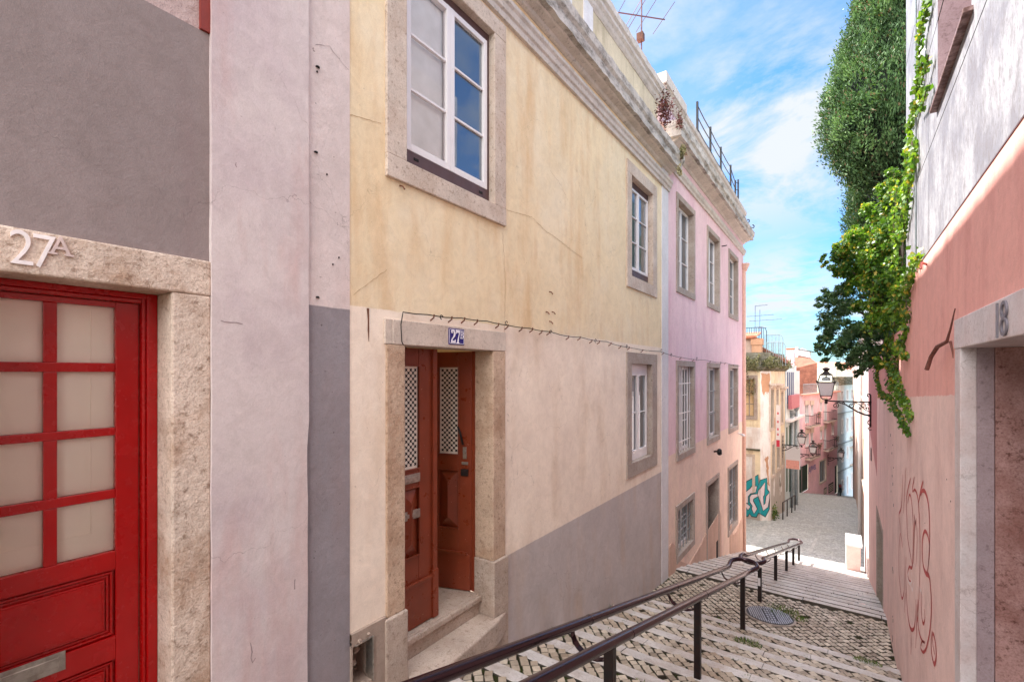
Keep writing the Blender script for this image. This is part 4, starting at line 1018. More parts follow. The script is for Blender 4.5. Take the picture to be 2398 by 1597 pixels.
# manhole cover
mh=MB(ID); x0,y0,r0=MH; zc=-4.545-.085*(y0-9.0)
sl=-.085
def mp(x,y,h): return (x,y,-4.545+sl*(y-9.0)+h)
def disc_(mb,r,h0,h1,k=40):
    i=len(mb.v)
    for h in (h0,h1):
        for q in range(k): a=2*math.pi*q/k; mb.P(mp(x0+r*math.cos(a),y0+r*math.sin(a),h))
    mb.f.append([i+k+q for q in range(k)])
    for q in range(k): mb.f.append([i+q,i+(q+1)%k,i+k+(q+1)%k,i+k+q])
cv=empty('manhole_cover',(x0,y0,zc),'round ribbed iron cover set in the cobbled landing','manhole cover')
disc_(mh,r0+.04,-.06,.004); mh.build('rim',M['stonegrey'],cv)
mh=MB(ID); disc_(mh,r0,-.06,.010); mh.build('lid',M['manhole'],cv)
mh=MB(ID)
for k in range(-10,11):
    u=k*.038; h=math.sqrt(max(0,(r0-.02)**2-u*u))
    seg=[(-h,h)] if abs(k)>2 else [(-h,-.27),(.27,h)]
    a=math.radians(18); ca,sa=math.cos(a),math.sin(a)
    for v0,v1 in seg:
        if v1-v0<.03: continue
        q=[(u-.010,v0),(u+.010,v0),(u+.010,v1),(u-.010,v1)]; i=len(mh.v)
        for hh in (.01,.02):
            for (p_,r_) in q: mh.P(mp(x0+p_*ca-r_*sa,y0+p_*sa+r_*ca,hh))
        mh.f.append([i+4,i+5,i+6,i+7])
        for w_ in range(4): mh.f.append([i+w_,i+(w_+1)%4,i+4+(w_+1)%4,i+4+w_])
for v_ in (-.2,-.1,0,.1,.2):
    for u_ in (-.05,.0,.05):
        i=len(mh.v); w_=.016; h_=.03
        for hh in (.01,.017):
            for p_,r_ in ((u_-w_,v_-h_),(u_+w_,v_-h_),(u_+w_,v_+h_),(u_-w_,v_+h_)): mh.P(mp(x0+p_*ca-r_*sa,y0+p_*sa+r_*ca,hh))
        mh.f.append([i+4,i+5,i+6,i+7])
        for w2 in range(4): mh.f.append([i+w2,i+(w2+1)%4,i+4+(w2+1)%4,i+4+w2])
mh.build('rib',M['rib'],cv)

# ================================================================= handrails
def arc(c,r0_,a0,a1,n_):
    return [(c[0]+r0_[0]*math.cos(a0+(a1-a0)*k/n_), c[1]+r0_[1]*math.sin(a0+(a1-a0)*k/n_)) for k in range(n_+1)]
def zr1(y): return -1.15-.2625*y
def zr2(y): return -.965-.268*y
def handrail(label, zf, xl, xr, ya, yb, posts, straps, loop_a, loop_b, mirror_start):
    root=empty('handrail',(xr,posts[0],zf(posts[0])-.95),label,'handrail')
    xy=[]; m=(xl+xr)/2; hw=(xr-xl)/2
    xy+=[(xl,ya+(yb-ya)*k/14) for k in range(15)]
    if loop_b:
        xy+=[(xl,yb+.12)]+arc((m+.04,yb+.28),(hw+.05,.27),math.radians(178),math.radians(-5),12)+[(xr+.02,yb+.08)]
    xy+=[(xr,yb-(yb-ya)*k/14) for k in range(15)]
    if loop_a:
        xy+=[(xr+.03,ya-.12)]+arc((m,ya-.26),(hw+.06,.25),math.radians(0),math.radians(-180),12)+[(xl-.03,ya-.12)]
    P=[]
    for x,y in xy:
        yy=min(max(y,ya-.02),yb+.02); P.append((x,y,zf(yy)+.02*(y-yy)+(.05*min(1,(ya-y)/.1) if y<ya else 0)))
    mb=MB(ID)
    if loop_a and loop_b: mb.tube(P,.041,12,closed=True)
    elif loop_b: mb.tube(P,.040,12)
    mb.build('rail',M['rail'],root,smooth=True)
    for y in posts:
        mb=MB(ID); zt_=zf(min(max(y,ya),yb))-.02; mb.box(xr-.036,xr+.036,y-.036,y+.036,zs_(y)-.05,zt_)
        mb.build('post',M['post'],root,bevel=.004)
        mb=MB(ID); mb.box(xr-.03,xr+.03,y-.03,y+.03,zt_,zt_+.004) if False else None
    for y in straps:
        mb=MB(ID); P=[]
        for k in range(13):
            a=math.pi*k/12; P.append((m-hw*math.cos(a), y, zf(y)-.03-.16*math.sin(a)))
        mb.tube(P,.02,4,flat=(.055,.009)); mb.build('strap',M['rail'],root)
    mb=MB(ID)
    for y in straps: 
        for x in (xl,xr): mb.tube([(x,y+.3,zf(y+.3)),(x,y+.306,zf(y+.306))],.0425,12)
    mb.build('weld_ring',M['rail'],root,smooth=True)
    return root
handrail('near double handrail running down the stairs from the lower edge of the picture',zr1,-1.76,-1.4,.2,9.45,[.6,3.21,5.74,8.76],[.6,3.3,5.8,8.9],False,True,False)
handrail('far double handrail on the lower flight, looped at both ends',zr2,-1.74,-1.4,11.25,20.9,[10.75,13.5,16.27,18.6,21.1],[12.6,14.6,16.4,18.4,20.5],True,True,False)
mb=MB(ID); y=10.75
mb.box(-1.43,-1.385,y-.041,y-.0375,-4.36,-4.20)
tag(mb.build('sticker',M['white']),'small pale sticker on the first post of the far handrail','sticker')

# ================================================================= weeds in the joints
GRASS=leaf('joint weeds',[srgb(46,70,26),srgb(84,118,40),srgb(130,150,60),srgb(150,140,70)],.6,.2)
def tuft(mb,x,y,z,r,n_,h):
    for _ in range(n_):
        a=rr.uniform(0,6.28); d=r*math.sqrt(rr.random()); px_,py_=x+d*math.cos(a)*1.5,y+d*math.sin(a)
        a2=rr.uniform(0,6.28); w=rr.uniform(.003,.007); hh=h*rr.uniform(.4,1); lx,ly=rr.uniform(-.6,.6)*hh,rr.uniform(-.6,.6)*hh
        mb.tint=rr.random(); zz=z+.0
        mb.quad((px_-w*math.cos(a2),py_-w*math.sin(a2),zz),(px_+w*math.cos(a2),py_+w*math.sin(a2),zz),(px_+lx,py_+ly,zz+hh))
mb=MB(ID)
for _ in range(170):
    x=rr.uniform(-3.25,.65); y=rr.uniform(1.5,21.3); tuft(mb,x,y,zs_(y)-.01,.05,rr.randint(5,16),.035)
for x,y,r_,n_ in ((-.85,10.35,.22,200),(-1.0,10.62,.2,160),(-1.2,8.0,.13,140),(-.7,5.0,.1,90),(.3,8.9,.12,120),(-1.35,18.9,.22,180),(.55,19.0,.2,160),(-1.3,11.6,.14,120),(.45,6.3,.1,80),(-1.6,4.1,.08,70),(-3.2,7.5,.1,100),(-3.2,5.5,.1,80)):
    tuft(mb,x,y,zs_(y)-.005,r_,n_*2,.065)
tag(mb.build('weeds',GRASS),'small green weeds growing in the joints of the stairs','weeds',kind='stuff')
mb=MB(ID); x,y=.35,12.6; mb.lathe([(.02,-.02),(.07,0),(.09,.03),(.05,.07),(.02,.08)],(x,y,zs_(y)+.02),7); mb.lathe([(.02,0),(.05,.03),(.02,.06)],(x-.07,y-.03,zs_(y)+.02),6)
tag(mb.build('litter',plain('crumpled paper',srgb(226,206,200),.9,v=.2,sc=30)),'crumpled pale litter on the right side of the lower stairs','litter')
# ================================================================= houses further down the street
M['ocher']=stucco('peeling ocher render',srgb(240,224,192),srgb(170,136,100),zones=[(srgb(196,186,176),-5.4,-.02,.5)],bump=.7,var=.16,streak=.8,spots=.9,blotch=srgb(236,226,210))
M['whitepeel']=stucco('peeling white render',srgb(244,240,236),srgb(190,150,124),bump=.6,spots=.9,streak=.6)
M['brick']=stucco('exposed brick patch',srgb(206,160,128),srgb(160,106,76),bump=1.2,spots=1,cracks=False)
M['mossy']=weathered('mossy parapet',srgb(150,146,130),srgb(64,62,44),.38,.56)
M['palegreen']=stucco('pale grey green render',srgb(216,226,226),srgb(150,160,160),spots=.4,cracks=False)
M['farpink']=stucco('far pink render',srgb(246,204,212),srgb(204,160,168),spots=.3,zones=[(srgb(176,176,178),-7.7,-.13,.05)],cracks=False)
M['farblue']=stucco('far pale blue render',srgb(222,232,234),srgb(156,170,176),spots=.4,cracks=False)
M['cream']=plain('cream render',srgb(228,216,190),.9)
M['brickred']=plain('brick red render',srgb(204,148,132),.9)
M['tile']=tiles('orange roof tiles',srgb(196,128,100)); M['tiledark']=tiles('weathered roof tiles',srgb(134,88,70)); M['tilered']=tiles('red roof tiles',srgb(200,112,102))
M['greendoor']=plain('dark green door',srgb(22,52,38),.6); M['greenshut']=plain('grey green shutter',srgb(92,110,96),.6)
FO1=Frame(-9.5,30,1,0,1); FO2=Frame(-3.88,30,.45,.6,1); FO3=Frame(-3.43,30.6,.33,4.5,1)
FG=Frame(-3.1,35.1,.45,5.6,1); FP=Frame(-2.86,46.3,.206,1,1)
eP=FP.hit(1961,1000)[0]; pe=FP.pt(eP,0,0); FB=Frame(pe[0],pe[1],.25,1,1)
def rect(F,xl,xr,yt,yb):
    s0,s1=F.hit(xl,yt)[0],F.hit(xr,yt)[0]; xm=(xl+xr)/2; return (s0,s1,F.hit(xm,yb)[1],F.hit(xm,yt)[1])
def hole_window(root,F,b,frame,glass,d=.18,w=.06,rows=2,stone=None,sw=.12,name='window'):
    s0,s1,z0,z1=b; mb=MB(F); st=sw if stone else .03
    mb.box(s0-st,s0,-d,.03,z0,z1); mb.box(s1,s1+st,-d,.03,z0,z1); mb.box(s0-st,s1+st,-d,.032,z1,z1+st*1.3); mb.box(s0-st,s1+st,-d,.04,z0-st,z0)
    o=mb.build(name,stone or frame,root)
    mb=MB(F); m=(s0+s1)/2; mb.box(s0,s0+w,-d,-d+.05,z0,z1); mb.box(s1-w,s1,-d,-d+.05,z0,z1); mb.box(m-w*.6,m+w*.6,-d,-d+.06,z0,z1)
    for k in range(rows+1): zc=z0+(z1-z0)*k/rows; mb.box(s0+w,s1-w,-d,-d+.045,max(z0,zc-w*.5),min(z1,zc+w*.5))
    mb.build('frame',frame,o)
    mb=MB(F); mb.quad((s0,-d+.02,z0),(s1,-d+.02,z0),(s1,-d+.02,z1),(s0,-d+.02,z1)); mb.build('pane',glass,o)
    return o
hO=empty('ocher_house',(-3.6,30,-8.5),'peeling ocher and white corner house with teal graffiti and a weedy parapet','house')
ztop=.15
def W3(F,xl,xr,yt,yb): return rect(F,xl,xr,yt,yb)
w_fr=W3(FO1,1742,1766,888,975)
mb=MB(FO1); mb.wall(0,5.62,-13,-2.9,[]); 
mb.wall(0,5.62,-2.9,ztop,[w_fr]); mb.build('front_wall',M['ocher'],hO)
hole_window(hO,FO1,w_fr,M['stonegrey'],plain('ocher blind',srgb(228,196,150),.8),.2,.05,3,M['stonegrey'],.18)
zl0=FO1.hit(1760,1000)[1]; zl1=FO1.hit(1760,1050)[1]
mb=MB(FO1); mb.box(0,5.62,0,.02,zl1,zl0); mb.build('white_band',M['whitepeel'],hO)
mb=MB(FO1); mb.box(0,5.62,0,.10,zl1-.10,zl1); mb.build('ledge',M['mossy'],hO)
b=W3(FO1,1736,1762,1068,1150); mb=MB(FO1); mb.box(b[0],b[1],-.1,.02,b[2],b[3]); dd=mb.build('blocked_door',M['whitepeel'],hO)
mb=MB(FO1); mb.box(b[1],b[1]+.14,0,.06,b[2],b[3]+.14); mb.box(b[0],b[1],0,.06,b[3],b[3]+.14); mb.build('door_frame',M['stonepale'],dd)
WINS=[(FO3,1805,1811,912,1003),(FO3,1817.5,1822,912,995),(FO3,1829,1833.5,918,990),(FO3,1808,1813.5,1040,1112),(FO3,1819.5,1825,1032,1096),(FO3,1830,1834,1020,1090)]
mb=MB(FO2); mb.wall(0,.75,-13,ztop,[]); mb.build('corner_wall',M['whitepeel'],hO)
def jag(poly,a=.05,n_=6):
    out=[]
    for k in range(len(poly)):
        p,q=poly[k],poly[(k+1)%len(poly)]
        for t_ in range(n_): t=t_/n_; out.append((p[0]+(q[0]-p[0])*t+rr.uniform(-a,a),p[1]+(q[1]-p[1])*t+rr.uniform(-a,a)))
    return out
for pg in ([(.06,-.05),(.68,-.05),(.66,-1.0),(.5,-1.2),(.42,-1.05),(.28,-1.3),(.1,-1.1)],[(.34,-4.9),(.55,-4.8),(.6,-5.6),(.68,-6.5),(.52,-6.4),(.46,-5.5)]):
    mb=MB(FO2); mb.plate(jag(pg),.0,.01); mb.build('brick_patch',M['brick'],hO)
for F_,n_ in ((FO1,9),(FO3,26)):
    for _ in range(n_):
        s_=rr.uniform(3.6,5.4) if F_ is FO1 else rr.uniform(.1,4.3); z_=rr.uniform(-8,-.4); w_=rr.uniform(.08,.22); h_=rr.uniform(.2,.8)
        if F_ is FO3 and any(b[0]-.2<s_+w_ and s_-w_<b[1]+.2 and b[2]-.2<z_+h_ and z_-h_<b[3]+.3 for b in [W3(*w) for w in WINS]): continue
        mb=MB(F_); mb.plate(jag([(s_-w_,z_-h_*.6),(s_+w_*.3,z_-h_),(s_+w_,z_),(s_+w_*.2,z_+h_),(s_-w_,z_+h_*.5)],.05,4),0,.006); mb.build('bare_patch',rr.choice([M['whitepeel'],M['brick'],M['mossy'],M['whitepeel']]),hO)
sO=FO3.hit(1838,1000)[0]
wins=[(FO3,1805,1811,912,1003),(FO3,1817.5,1822,912,995),(FO3,1829,1833.5,918,990),(FO3,1808,1813.5,1040,1112),(FO3,1819.5,1825,1032,1096),(FO3,1830,1834,1020,1090)]
bx=[W3(*w) for w in wins]
mb=MB(FO3); mb.wall(0,sO,-14,ztop,bx); mb.build('street_wall',M['ocher'],hO)
for b in bx: 
    w=hole_window(hO,FO3,b,M['greenshut'],M['greenshut'],.12,.05,2,M['stonepale'],.14)
mb=MB(FO3)
for b in bx[:3]: mb.box(b[0]-.25,b[1]+.25,0,.28,b[3]+.22,b[3]+.34); mb.box(b[0]-.2,b[1]+.2,0,.16,b[3]+.1,b[3]+.22)
mb.build('window_hood',M['stonepale'],hO,bevel=.02)
for F,a,b in ((FO1,0,5.66),(FO2,-.02,.77),(FO3,-.02,sO)):
    mb=edge([(-.3,.12),(.05,.10),(.22,.22),(.25,.36),(.05,.42),(-.3,.42)],a,b,.2,.02,F); mb.build('cornice',M['mossy'],hO)
    mb=MB(F); mb.box(a,b,-.3,-.02,.40,1.18); mb.build('parapet',M['mossy'],hO)
mb=MB(ID); mb.quad((-9.5,30,.4),(-3.9,30,.4),(-2.9,35.1,.4),(-9.5,39,.4)); mb.quad((-9.5,30,-13),(-9.5,39,-13),(-9.5,39,.4),(-9.5,30,.4)); mb.build('roof',M['mossy'],hO)
# wing beside it on the little square (closes the square to the left)
wg=empty('side_house',(-9,25,-8),'plain ochre side house closing the small square beside the pink house','house')
mb=MB(ID); mb.box(-15,-5.6,26.0,29.9,-13,1.5); mb.build('wall',M['ocher'],wg); mb=MB(ID); mb.box(-15,-5.5,25.95,29.95,1.5,1.7); mb.build('roof',M['tile'],wg)
# roof hut and railing on the ocher house
mb=MB(ID); X0=-5.0
hut=empty('roof_hut',(-4.9,31.5,1.1),'small tile topped hut on the ocher house roof','hut')
def at(px,py,Y): r=ray(px,py); t=Y/r[1]; return Vector((r[0]*t,Y,r[2]*t))
a,b=at(1738,825,31),at(1760,777,31)
mb=MB(ID); mb.box(a.x,b.x,31,32.6,.4,b.z-.35); mb.build('wall',M['brickstone'],hut)
mb=MB(ID)
for k in range(9): x=a.x+(b.x-a.x+.25)*k/8; mb.tube([(x,30.7,b.z-.3),(x,32.8,b.z+.05)],.07,6)
mb.box(a.x,b.x+.2,30.8,32.7,b.z-.42,b.z-.3); mb.build('roof',M['tile'],hut)
mb=MB(ID); p=at(1773,800,31); mb.box(p.x-.28,p.x+.25,30.9,31.4,.4,p.z-.2); mb.box(p.x-.32,p.x+.3,30.85,31.45,p.z-.2,p.z+.18)
tag(mb.build('chimney',M['brick']),'short square tiled chimney beside the hut on the ocher house','chimney')
def cage(p0,p1,zb,zt,n_,label,bend=True):
    mb=MB(ID)
    for k in range(n_):
        t=k/(n_-1); x,y=p0[0]+(p1[0]-p0[0])*t,p0[1]+(p1[1]-p0[1])*t; mb.tube([(x,y,zb),(x,y,zt-.0)],.014,5)
    mb.tube([(p0[0],p0[1],zt),(p1[0]-.1,p1[1],zt),(p1[0]+.1,p1[1],zt-.08),(p1[0]+.17,p1[1],zt-.3),(p1[0]+.17,p1[1],zb)],.02,6)
    return mb
q0=at(1790,785,32.2); q1=at(1826,783,32.2)
tag(cage((q0.x,32.2),(q1.x,32.2),.4,q1.z+.0,12,'').build('roof_cage',M['zinc']),'tall round cornered metal railing on the ocher roof','railing')
q0=at(1795,801,31.2); q1=at(1832,801,31.2)
tag(cage((q0.x,31.2),(q1.x,31.2),.4,q1.z,10,'').build('roof_cage',M['zinc']),'lower round cornered railing in front of the tall roof railing','railing')
q0=at(1744,773,31.9); q1=at(1788,766,31.9)
tag(cage((q0.x,31.9),(q1.x,31.9),1.0,q1.z,9,'').build('roof_cage',M['black']),'straight thin railing behind the chimney and hut of the ocher roof','railing')
mb=MB(ID); p=at(1770,800,31.3); q=at(1838,845,31.3)
mb.box(0,0,0,0,0,0) if False else None
P0=at(1771,806,31.6);P1=at(1840,842,31.6)
i=len(mb.v)
for z_,dy in ((0,0),(.0,1.4)):
    mb.P((P0.x,31.6+dy,P0.z)); mb.P((P1.x,31.6+dy,P1.z)); mb.P((P1.x,31.6+dy,P1.z-.2)); mb.P((P0.x,31.6+dy,P0.z-.2))
for f in ((0,1,2,3),(4,5,6,7),(0,1,5,4),(1,2,6,5),(2,3,7,6),(3,0,4,7)): mb.f.append([i+k for k in f])
mb.build('sloping_roof',M['tiledark'],hO)
mb=MB(ID)
mb.quad((P0.x,31.7,.4),(P1.x,31.7,.4),(P1.x,31.7,P1.z-.2),(P0.x,31.7,P0.z-.2)); mb.build('attic_wall',M['mossy'],hO)
# graffiti on the ocher front
def tz(p): return (1735+p[0]/11.61, 1090+p[1]/11.61)
def clip(poly,xc,keep_left):
    out=[]; ins_=lambda p:(p[0]<=xc) if keep_left else (p[0]>=xc)
    for k in range(len(poly)):
        a,b=poly[k-1],poly[k]
        if ins_(a)!=ins_(b):
            t=(xc-a[0])/(b[0]-a[0]); out.append((xc,a[1]+(b[1]-a[1])*t))
        if ins_(b): out.append(b)
    return out
TEAL=plain('teal spray paint',srgb(20,150,158),.6,v=.1,sc=4); BLK=plain('black spray paint',srgb(24,20,28),.6); WHT=plain('white spray paint fill',srgb(224,210,212),.6,v=.08,sc=8)
def paintpoly(polys,mat,off,name='graffiti',inset=0):
    for F,left in ((FO1,True),(FO2,False)):
        mb=MB(F)
        for poly in polys:
            c=clip([tz(p) for p in poly],1779.5,left)
            if len(c)>2:
                try: mb.plate([F.hit(x,y) for x,y in c],.02,.02+off)
                except Exception: pass
        if mb.v: mb.build(name,mat,hO)
def grow(poly,d):
    cx=sum(p[0] for p in poly)/len(poly); out=[]
    n_=len(poly); area=sum(poly[k-1][0]*poly[k][1]-poly[k][0]*poly[k-1][1] for k in range(n_)); sg_=1 if area>0 else -1
    for k in range(n_):
        a,b,c=poly[k-1],poly[k],poly[(k+1)%n_]
        n1=Vector((b[1]-a[1],a[0]-b[0])).normalized()*sg_; n2=Vector((c[1]-b[1],b[0]-c[0])).normalized()*sg_
        m=(n1+n2); m=m.normalized() if m.length>.3 else n1; out.append((b[0]+m.x*d,b[1]+m.y*d))
    return out
teal=[(60,610),(170,430),(360,330),(470,250),(480,520),(530,400),(690,345),(702,650),(745,700),(765,800),(755,1180),(655,1380),(480,1275),(420,1390),(300,1370),(235,1290),(190,1370),(130,1370),(60,1240)]
A_=[(60,780),(260,620),(390,450),(380,560),(440,560),(400,720),(260,750),(195,830),(190,1010),(120,1000),(60,900)]
B_=[(250,850),(290,790),(450,770),(460,830),(345,890),(330,960),(380,1050),(440,1170),(360,1300),(300,1170),(320,1090),(250,980)]
C_=[(462,770),(485,670),(540,600),(645,450),(622,800),(592,830),(604,1070),(655,1030),(682,830),(765,735),(765,860),(720,1120),(596,1215),(525,970),(482,830)]
D_=[(100,1060),(150,1020),(260,1110),(195,1200)]
paintpoly([grow(teal,22)],BLK,.002); paintpoly([teal],TEAL,.005); paintpoly([grow(p,20) for p in (A_,B_,C_,D_)],BLK,.008); paintpoly([A_,B_,C_,D_],WHT,.011)

# pale grey green gallery house
hG=empty('pale_gallery_house',(-3,36,-9),'pale grey house with tall dark pillars and a striped upper storey','house')
sG=FG.hit(1872,1000)[0]; zg=FG.hit(1856,976)[1]; zgt=FG.hit(1850,868)[1]
mb=MB(FG); mb.wall(0,sG,-15,zg,[]); mb.wall(0,sG,zg,zgt,[],n=.02); mb.quad((sG,0,-15),(sG,-6,-15),(sG,-6,zgt),(sG,0,zgt)); mb.quad((0,0,-15),(0,-6,-15),(0,-6,zgt),(0,0,zgt)); mb.quad((0,0,zgt),(sG,0,zgt),(sG,-6,zgt),(0,-6,zgt)); mb.build('wall',M['palegreen'],hG)
mb=MB(FG); mb.box(0,sG+.1,0,.35,zg-.15,zg); mb.build('ledge',M['white'],hG)
for x in (1843,1847.5,1852,1856):
    mb=MB(FG); s=FG.hit(x,900)[0]; mb.box(s-.13,s+.13,.02,.06,FG.hit(x,945)[1],zgt-.1); mb.build('shutter',plain('blue grey shutter',srgb(92,104,130),.6),hG)
mb=MB(ID); mb.box(-13,-3.25,40.9,46.2,-16,.6); mb.build('sun_block',M['palegreen'],hG)  # unseen block added to stop sun entering between the two houses
b=rect(FG,1842,1861,924,955); mb=MB(FG); mb.box(b[0],b[1],.1,.3,b[2],b[3]); mb.build('balcony_panel',plain('red awning panel',srgb(184,110,118),.7),hG)
for x,y in ((1854.5,962),(1864.6,952)):
    s,z=FG.hit(x,y,.12); mb=MB(FG); mb.tube([(s,.12,-12),(s,.12,z)],.10,8); mb.lathe([(.1,-.3),(.2,-.1),(.2,.0)],(s,.12,z),8); mb.build('pillar',M['zinc'],hG,smooth=True)
for x0,x1,y0,y1 in ((1841,1843.5,1000,1150),(1847.5,1850,996,1150)):
    b=rect(FG,x0,x1,y0,y1); hole=MB(FG); hole.box(b[0],b[1],0,.03,b[2],b[3]); hole.build('shutter',M['greenshut'],hG)
# far pink house
hF=empty('far_pink_house',(-2,50,-11),'far pink house with iron balconies, roof terrace and a dark green door','house')
zP=FP.hit(1900,922)[1]
pw=[(1885,1893,948,990),(1898,1904,948,972),(1920,1924,942,963),(1929.5,1935,940,985),
    (1886,1893,1015,1045),(1898,1903,1013,1036),(1920.5,1924.5,1008,1028),(1929.5,1934,1003,1050),(1947,1952,995,1018)]
bx=[rect(FP,*w) for w in pw]
gd=(FP.hit(1875,1100)[0],FP.hit(1892,1100)[0],FP.hit(1884,1150)[1],FP.hit(1884,1089)[1]); sw_=rect(FP,1919,1934,1078,1128); ld=rect(FP,1955,1960.5,1090,1155)
mb=MB(FP); mb.wall(0,eP,-18,zP,bx+[gd,sw_,ld]); mb.quad((0,0,-16),(0,-8,-16),(0,-8,zP),(0,0,zP)); mb.build('wall',M['farpink'],hF)
for k,b in enumerate(bx):
    w=hole_window(hF,FP,b,M['white'],M['mirror_far'],.2,.06,2)
    mb=MB(FP); mb.box(b[0]-.15,b[1]+.15,.02,.07,b[3],b[3]+.4); mb.build('lintel',M['stonepale'],w)
for b,m_,nm in ((gd,M['greendoor'],'garage_door'),(ld,M['dark'],'street_door')):
    mb=MB(FP); mb.box(b[0],b[1],-.25,-.02,b[2],b[3]); mb.build(nm,m_,hF)
w=hole_window(hF,FP,sw_,M['zinc'],M['mirror'],.15,.06,1,M['stonepale'],.1,'shop_window')
for x0,x1,y0,y1 in ((1929,1935,1142,1156),(1940,1951,1131,1151)):
    b=rect(FP,x0,x1,y0,y1); mb=MB(FP); mb.box(b[0],b[1],.0,.02,b[2],b[3]); g=mb.build('cellar_vent',M['dark'],hF)
    mb=MB(FP)
    for k in range(1,5): zc=b[2]+(b[3]-b[2])*k/5; mb.box(b[0],b[1],.02,.05,zc-.04,zc+.04)
    mb.build('slat',M['stonepale'],g)
FL=leaf('balcony plants',[srgb(40,80,34),srgb(70,120,50),srgb(190,60,60),srgb(220,90,90)],.6,.2)
for k,(x0,x1,y0,y1,pl_) in enumerate(((1885,1908,971,996,1),(1885,1908,1041,1070,1),(1928,1947,961,985,0),(1928,1950,1025,1050,1))):
    b=rect(FP,x0,x1,y0,y1); zb_=b[2]; zt_=b[2]+.95; 
    mb=MB(FP); mb.box(b[0],b[1],0,.45,zb_-.1,zb_)
    o=mb.build('balcony',M['stonepale'],hF); o['label']='small iron railed balcony with plants' if pl_ else 'small iron railed balcony'
    mb=MB(FP)
    for zz in (zt_,zb_+.12): mb.tube([(b[0],0,zz),(b[0],.44,zz),(b[1],.44,zz),(b[1],0,zz)],.025,5)
    n_=9
    for q in range(n_+1): s=b[0]+(b[1]-b[0])*q/n_; mb.tube([(s,.44,zb_),(s,.44,zt_)],.016,4)
    for q in (.15,.3): mb.tube([(b[0],q,zb_),(b[0],q,zt_)],.016,4); mb.tube([(b[1],q,zb_),(b[1],q,zt_)],.016,4)
    mb.build('railing',M['black'],o)
    if pl_:
        mb=MB(FP)
        for _ in range(90):
            s=rr.uniform(b[1]-.6,b[1]); n_=rr.uniform(.3,.6); z=rr.uniform(zt_-.35,zt_+.2); mb.tint=rr.random(); e=.06
            mb.quad((s-e,n_,z),(s,n_+rr.uniform(-e,e),z-e),(s+e,n_,z),(s,n_,z+e))
        mb.build('plant',FL,o)
mb=MB(FP); mb.box(-.2,eP+.2,-.1,.25,zP-.1,zP+.05); mb.build('cornice',M['brickred'],hF)
zr_=FP.hit(1900,899)[1]
mb=MB(FP); mb.tube([(0,.1,zr_),(eP,.1,zr_)],.03,6); mb.tube([(0,.1,zP+.15),(eP,.1,zP+.15)],.02,5)
for q in range(60): s=eP*q/59; mb.tube([(s,.1,zP),(s,.1,zr_)],.013,4)
mb.build('terrace_railing',M['zinc'],hF)
mb=MB(FP); mb.box(0,eP,-3.4,-3.2,zP,zP+1.1) ; mb.build('terrace_wall',M['white'],hF)
mb=MB(FP)
i=len(mb.v); za,zb_=1.0,.15
mb.quad((-.3,-3.6,zP+1.0),(eP,-3.6,zP+1.0),(eP,-3.6,zb_),(-.3,-3.6,za-.1)); mb.quad((-.3,-3.6,-6),(-.3,-9,-6),(-.3,-9,za),(-.3,-3.6,za)); mb.build('attic_wall',M['brickred'],hF)
mb=MB(FP); mb.box(-.4,eP*.75,-3.7,-3.1,.42,.5); mb.build('gutter',M['white'],hF)
mb=MB(FP); mb.quad((-.4,-3.2,.52),(eP*.75,-3.2,.42),(eP*.6,-8,1.4),(-.4,-8,1.9)); mb.build('roof',M['tilered'],hF)
p=FP.hit(1897,876,-3.5); 
mb=MB(FP); s0=FP.hit(1887,876,-3.4)[0]; s1=FP.hit(1907,876,-3.4)[0]; mb.box(s0,s1,-3.55,-3.2,p[1]-.22,p[1]+.28); ac=mb.build('air_conditioner',M['cream'],hF,bevel=.02)
mb=MB(FP); mb.disc(s0+(s1-s0)*.35,p[1]+.03,.2,-3.2,-3.17); mb.build('fan',M['dark'],ac)
# skyline behind
def P(px,py,Y): return at(px,py,Y)
sk=[]
c0_,c1_=P(1841,820,53),P(1859,850,53)
mb=MB(ID); mb.box(c0_.x,c1_.x,53,54,-.5,c0_.z); ch=tag(mb.build('chimney',M['farpink']),'broad pink chimney on the red roofs before the white dormer','chimney')
mb=MB(ID)
for k in range(4): x=c0_.x+.1+(c1_.x-c0_.x-.2)*k/3; mb.box(x-.07,x+.07,53,54,c0_.z,c0_.z+.12)
mb.box(c0_.x-.08,c1_.x+.08,52.9,54.1,c0_.z+.12,c0_.z+.2); mb.build('cap',M['tile'],ch)
dh=empty('dormer_house',(-3.4,56,-2),'white dormer with a sloping grey roof above brown tiles','house')
a,b=P(1866,818,56),P(1896,843,56)
mb=MB(ID); mb.plate([(0,0),(1,0),(1,1)],0,0) if False else None
i=len(mb.v)
for y in (56,58.5):
    for x,z in ((a.x,-.5),(b.x,-.5),(b.x,b.z+.9),(a.x+.5,a.z+.1),(a.x,a.z)): mb.P((x,y,z))
mb.f+= [[i,i+1,i+2,i+3,i+4],[i+5,i+6,i+7,i+8,i+9]]+[[i+k,i+(k+1)%5,i+5+(k+1)%5,i+5+k] for k in range(5)]
mb.build('wall',M['farblue'],dh)
mb=MB(ID); mb.quad((a.x-.1,55.8,a.z+.12),(b.x+.35,55.8,b.z+.85),(b.x+.35,58.7,b.z+.85),(a.x-.1,58.7,a.z+.12)); mb.quad((a.x-.1,55.8,a.z+.05),(b.x+.35,55.8,b.z+.78),(b.x+.35,58.7,b.z+.78),(a.x-.1,58.7,a.z+.05)); mb.build('roof',M['zinc'],dh)
mb=MB(ID); mb.box(a.x-.1,a.x+.12,55.8,56.0,-.3,a.z+.25); mb.build('post',M['white'],dh)
p1,p2,p3=P(1856,826,55),P(1914,850,55),P(1856,856,53)
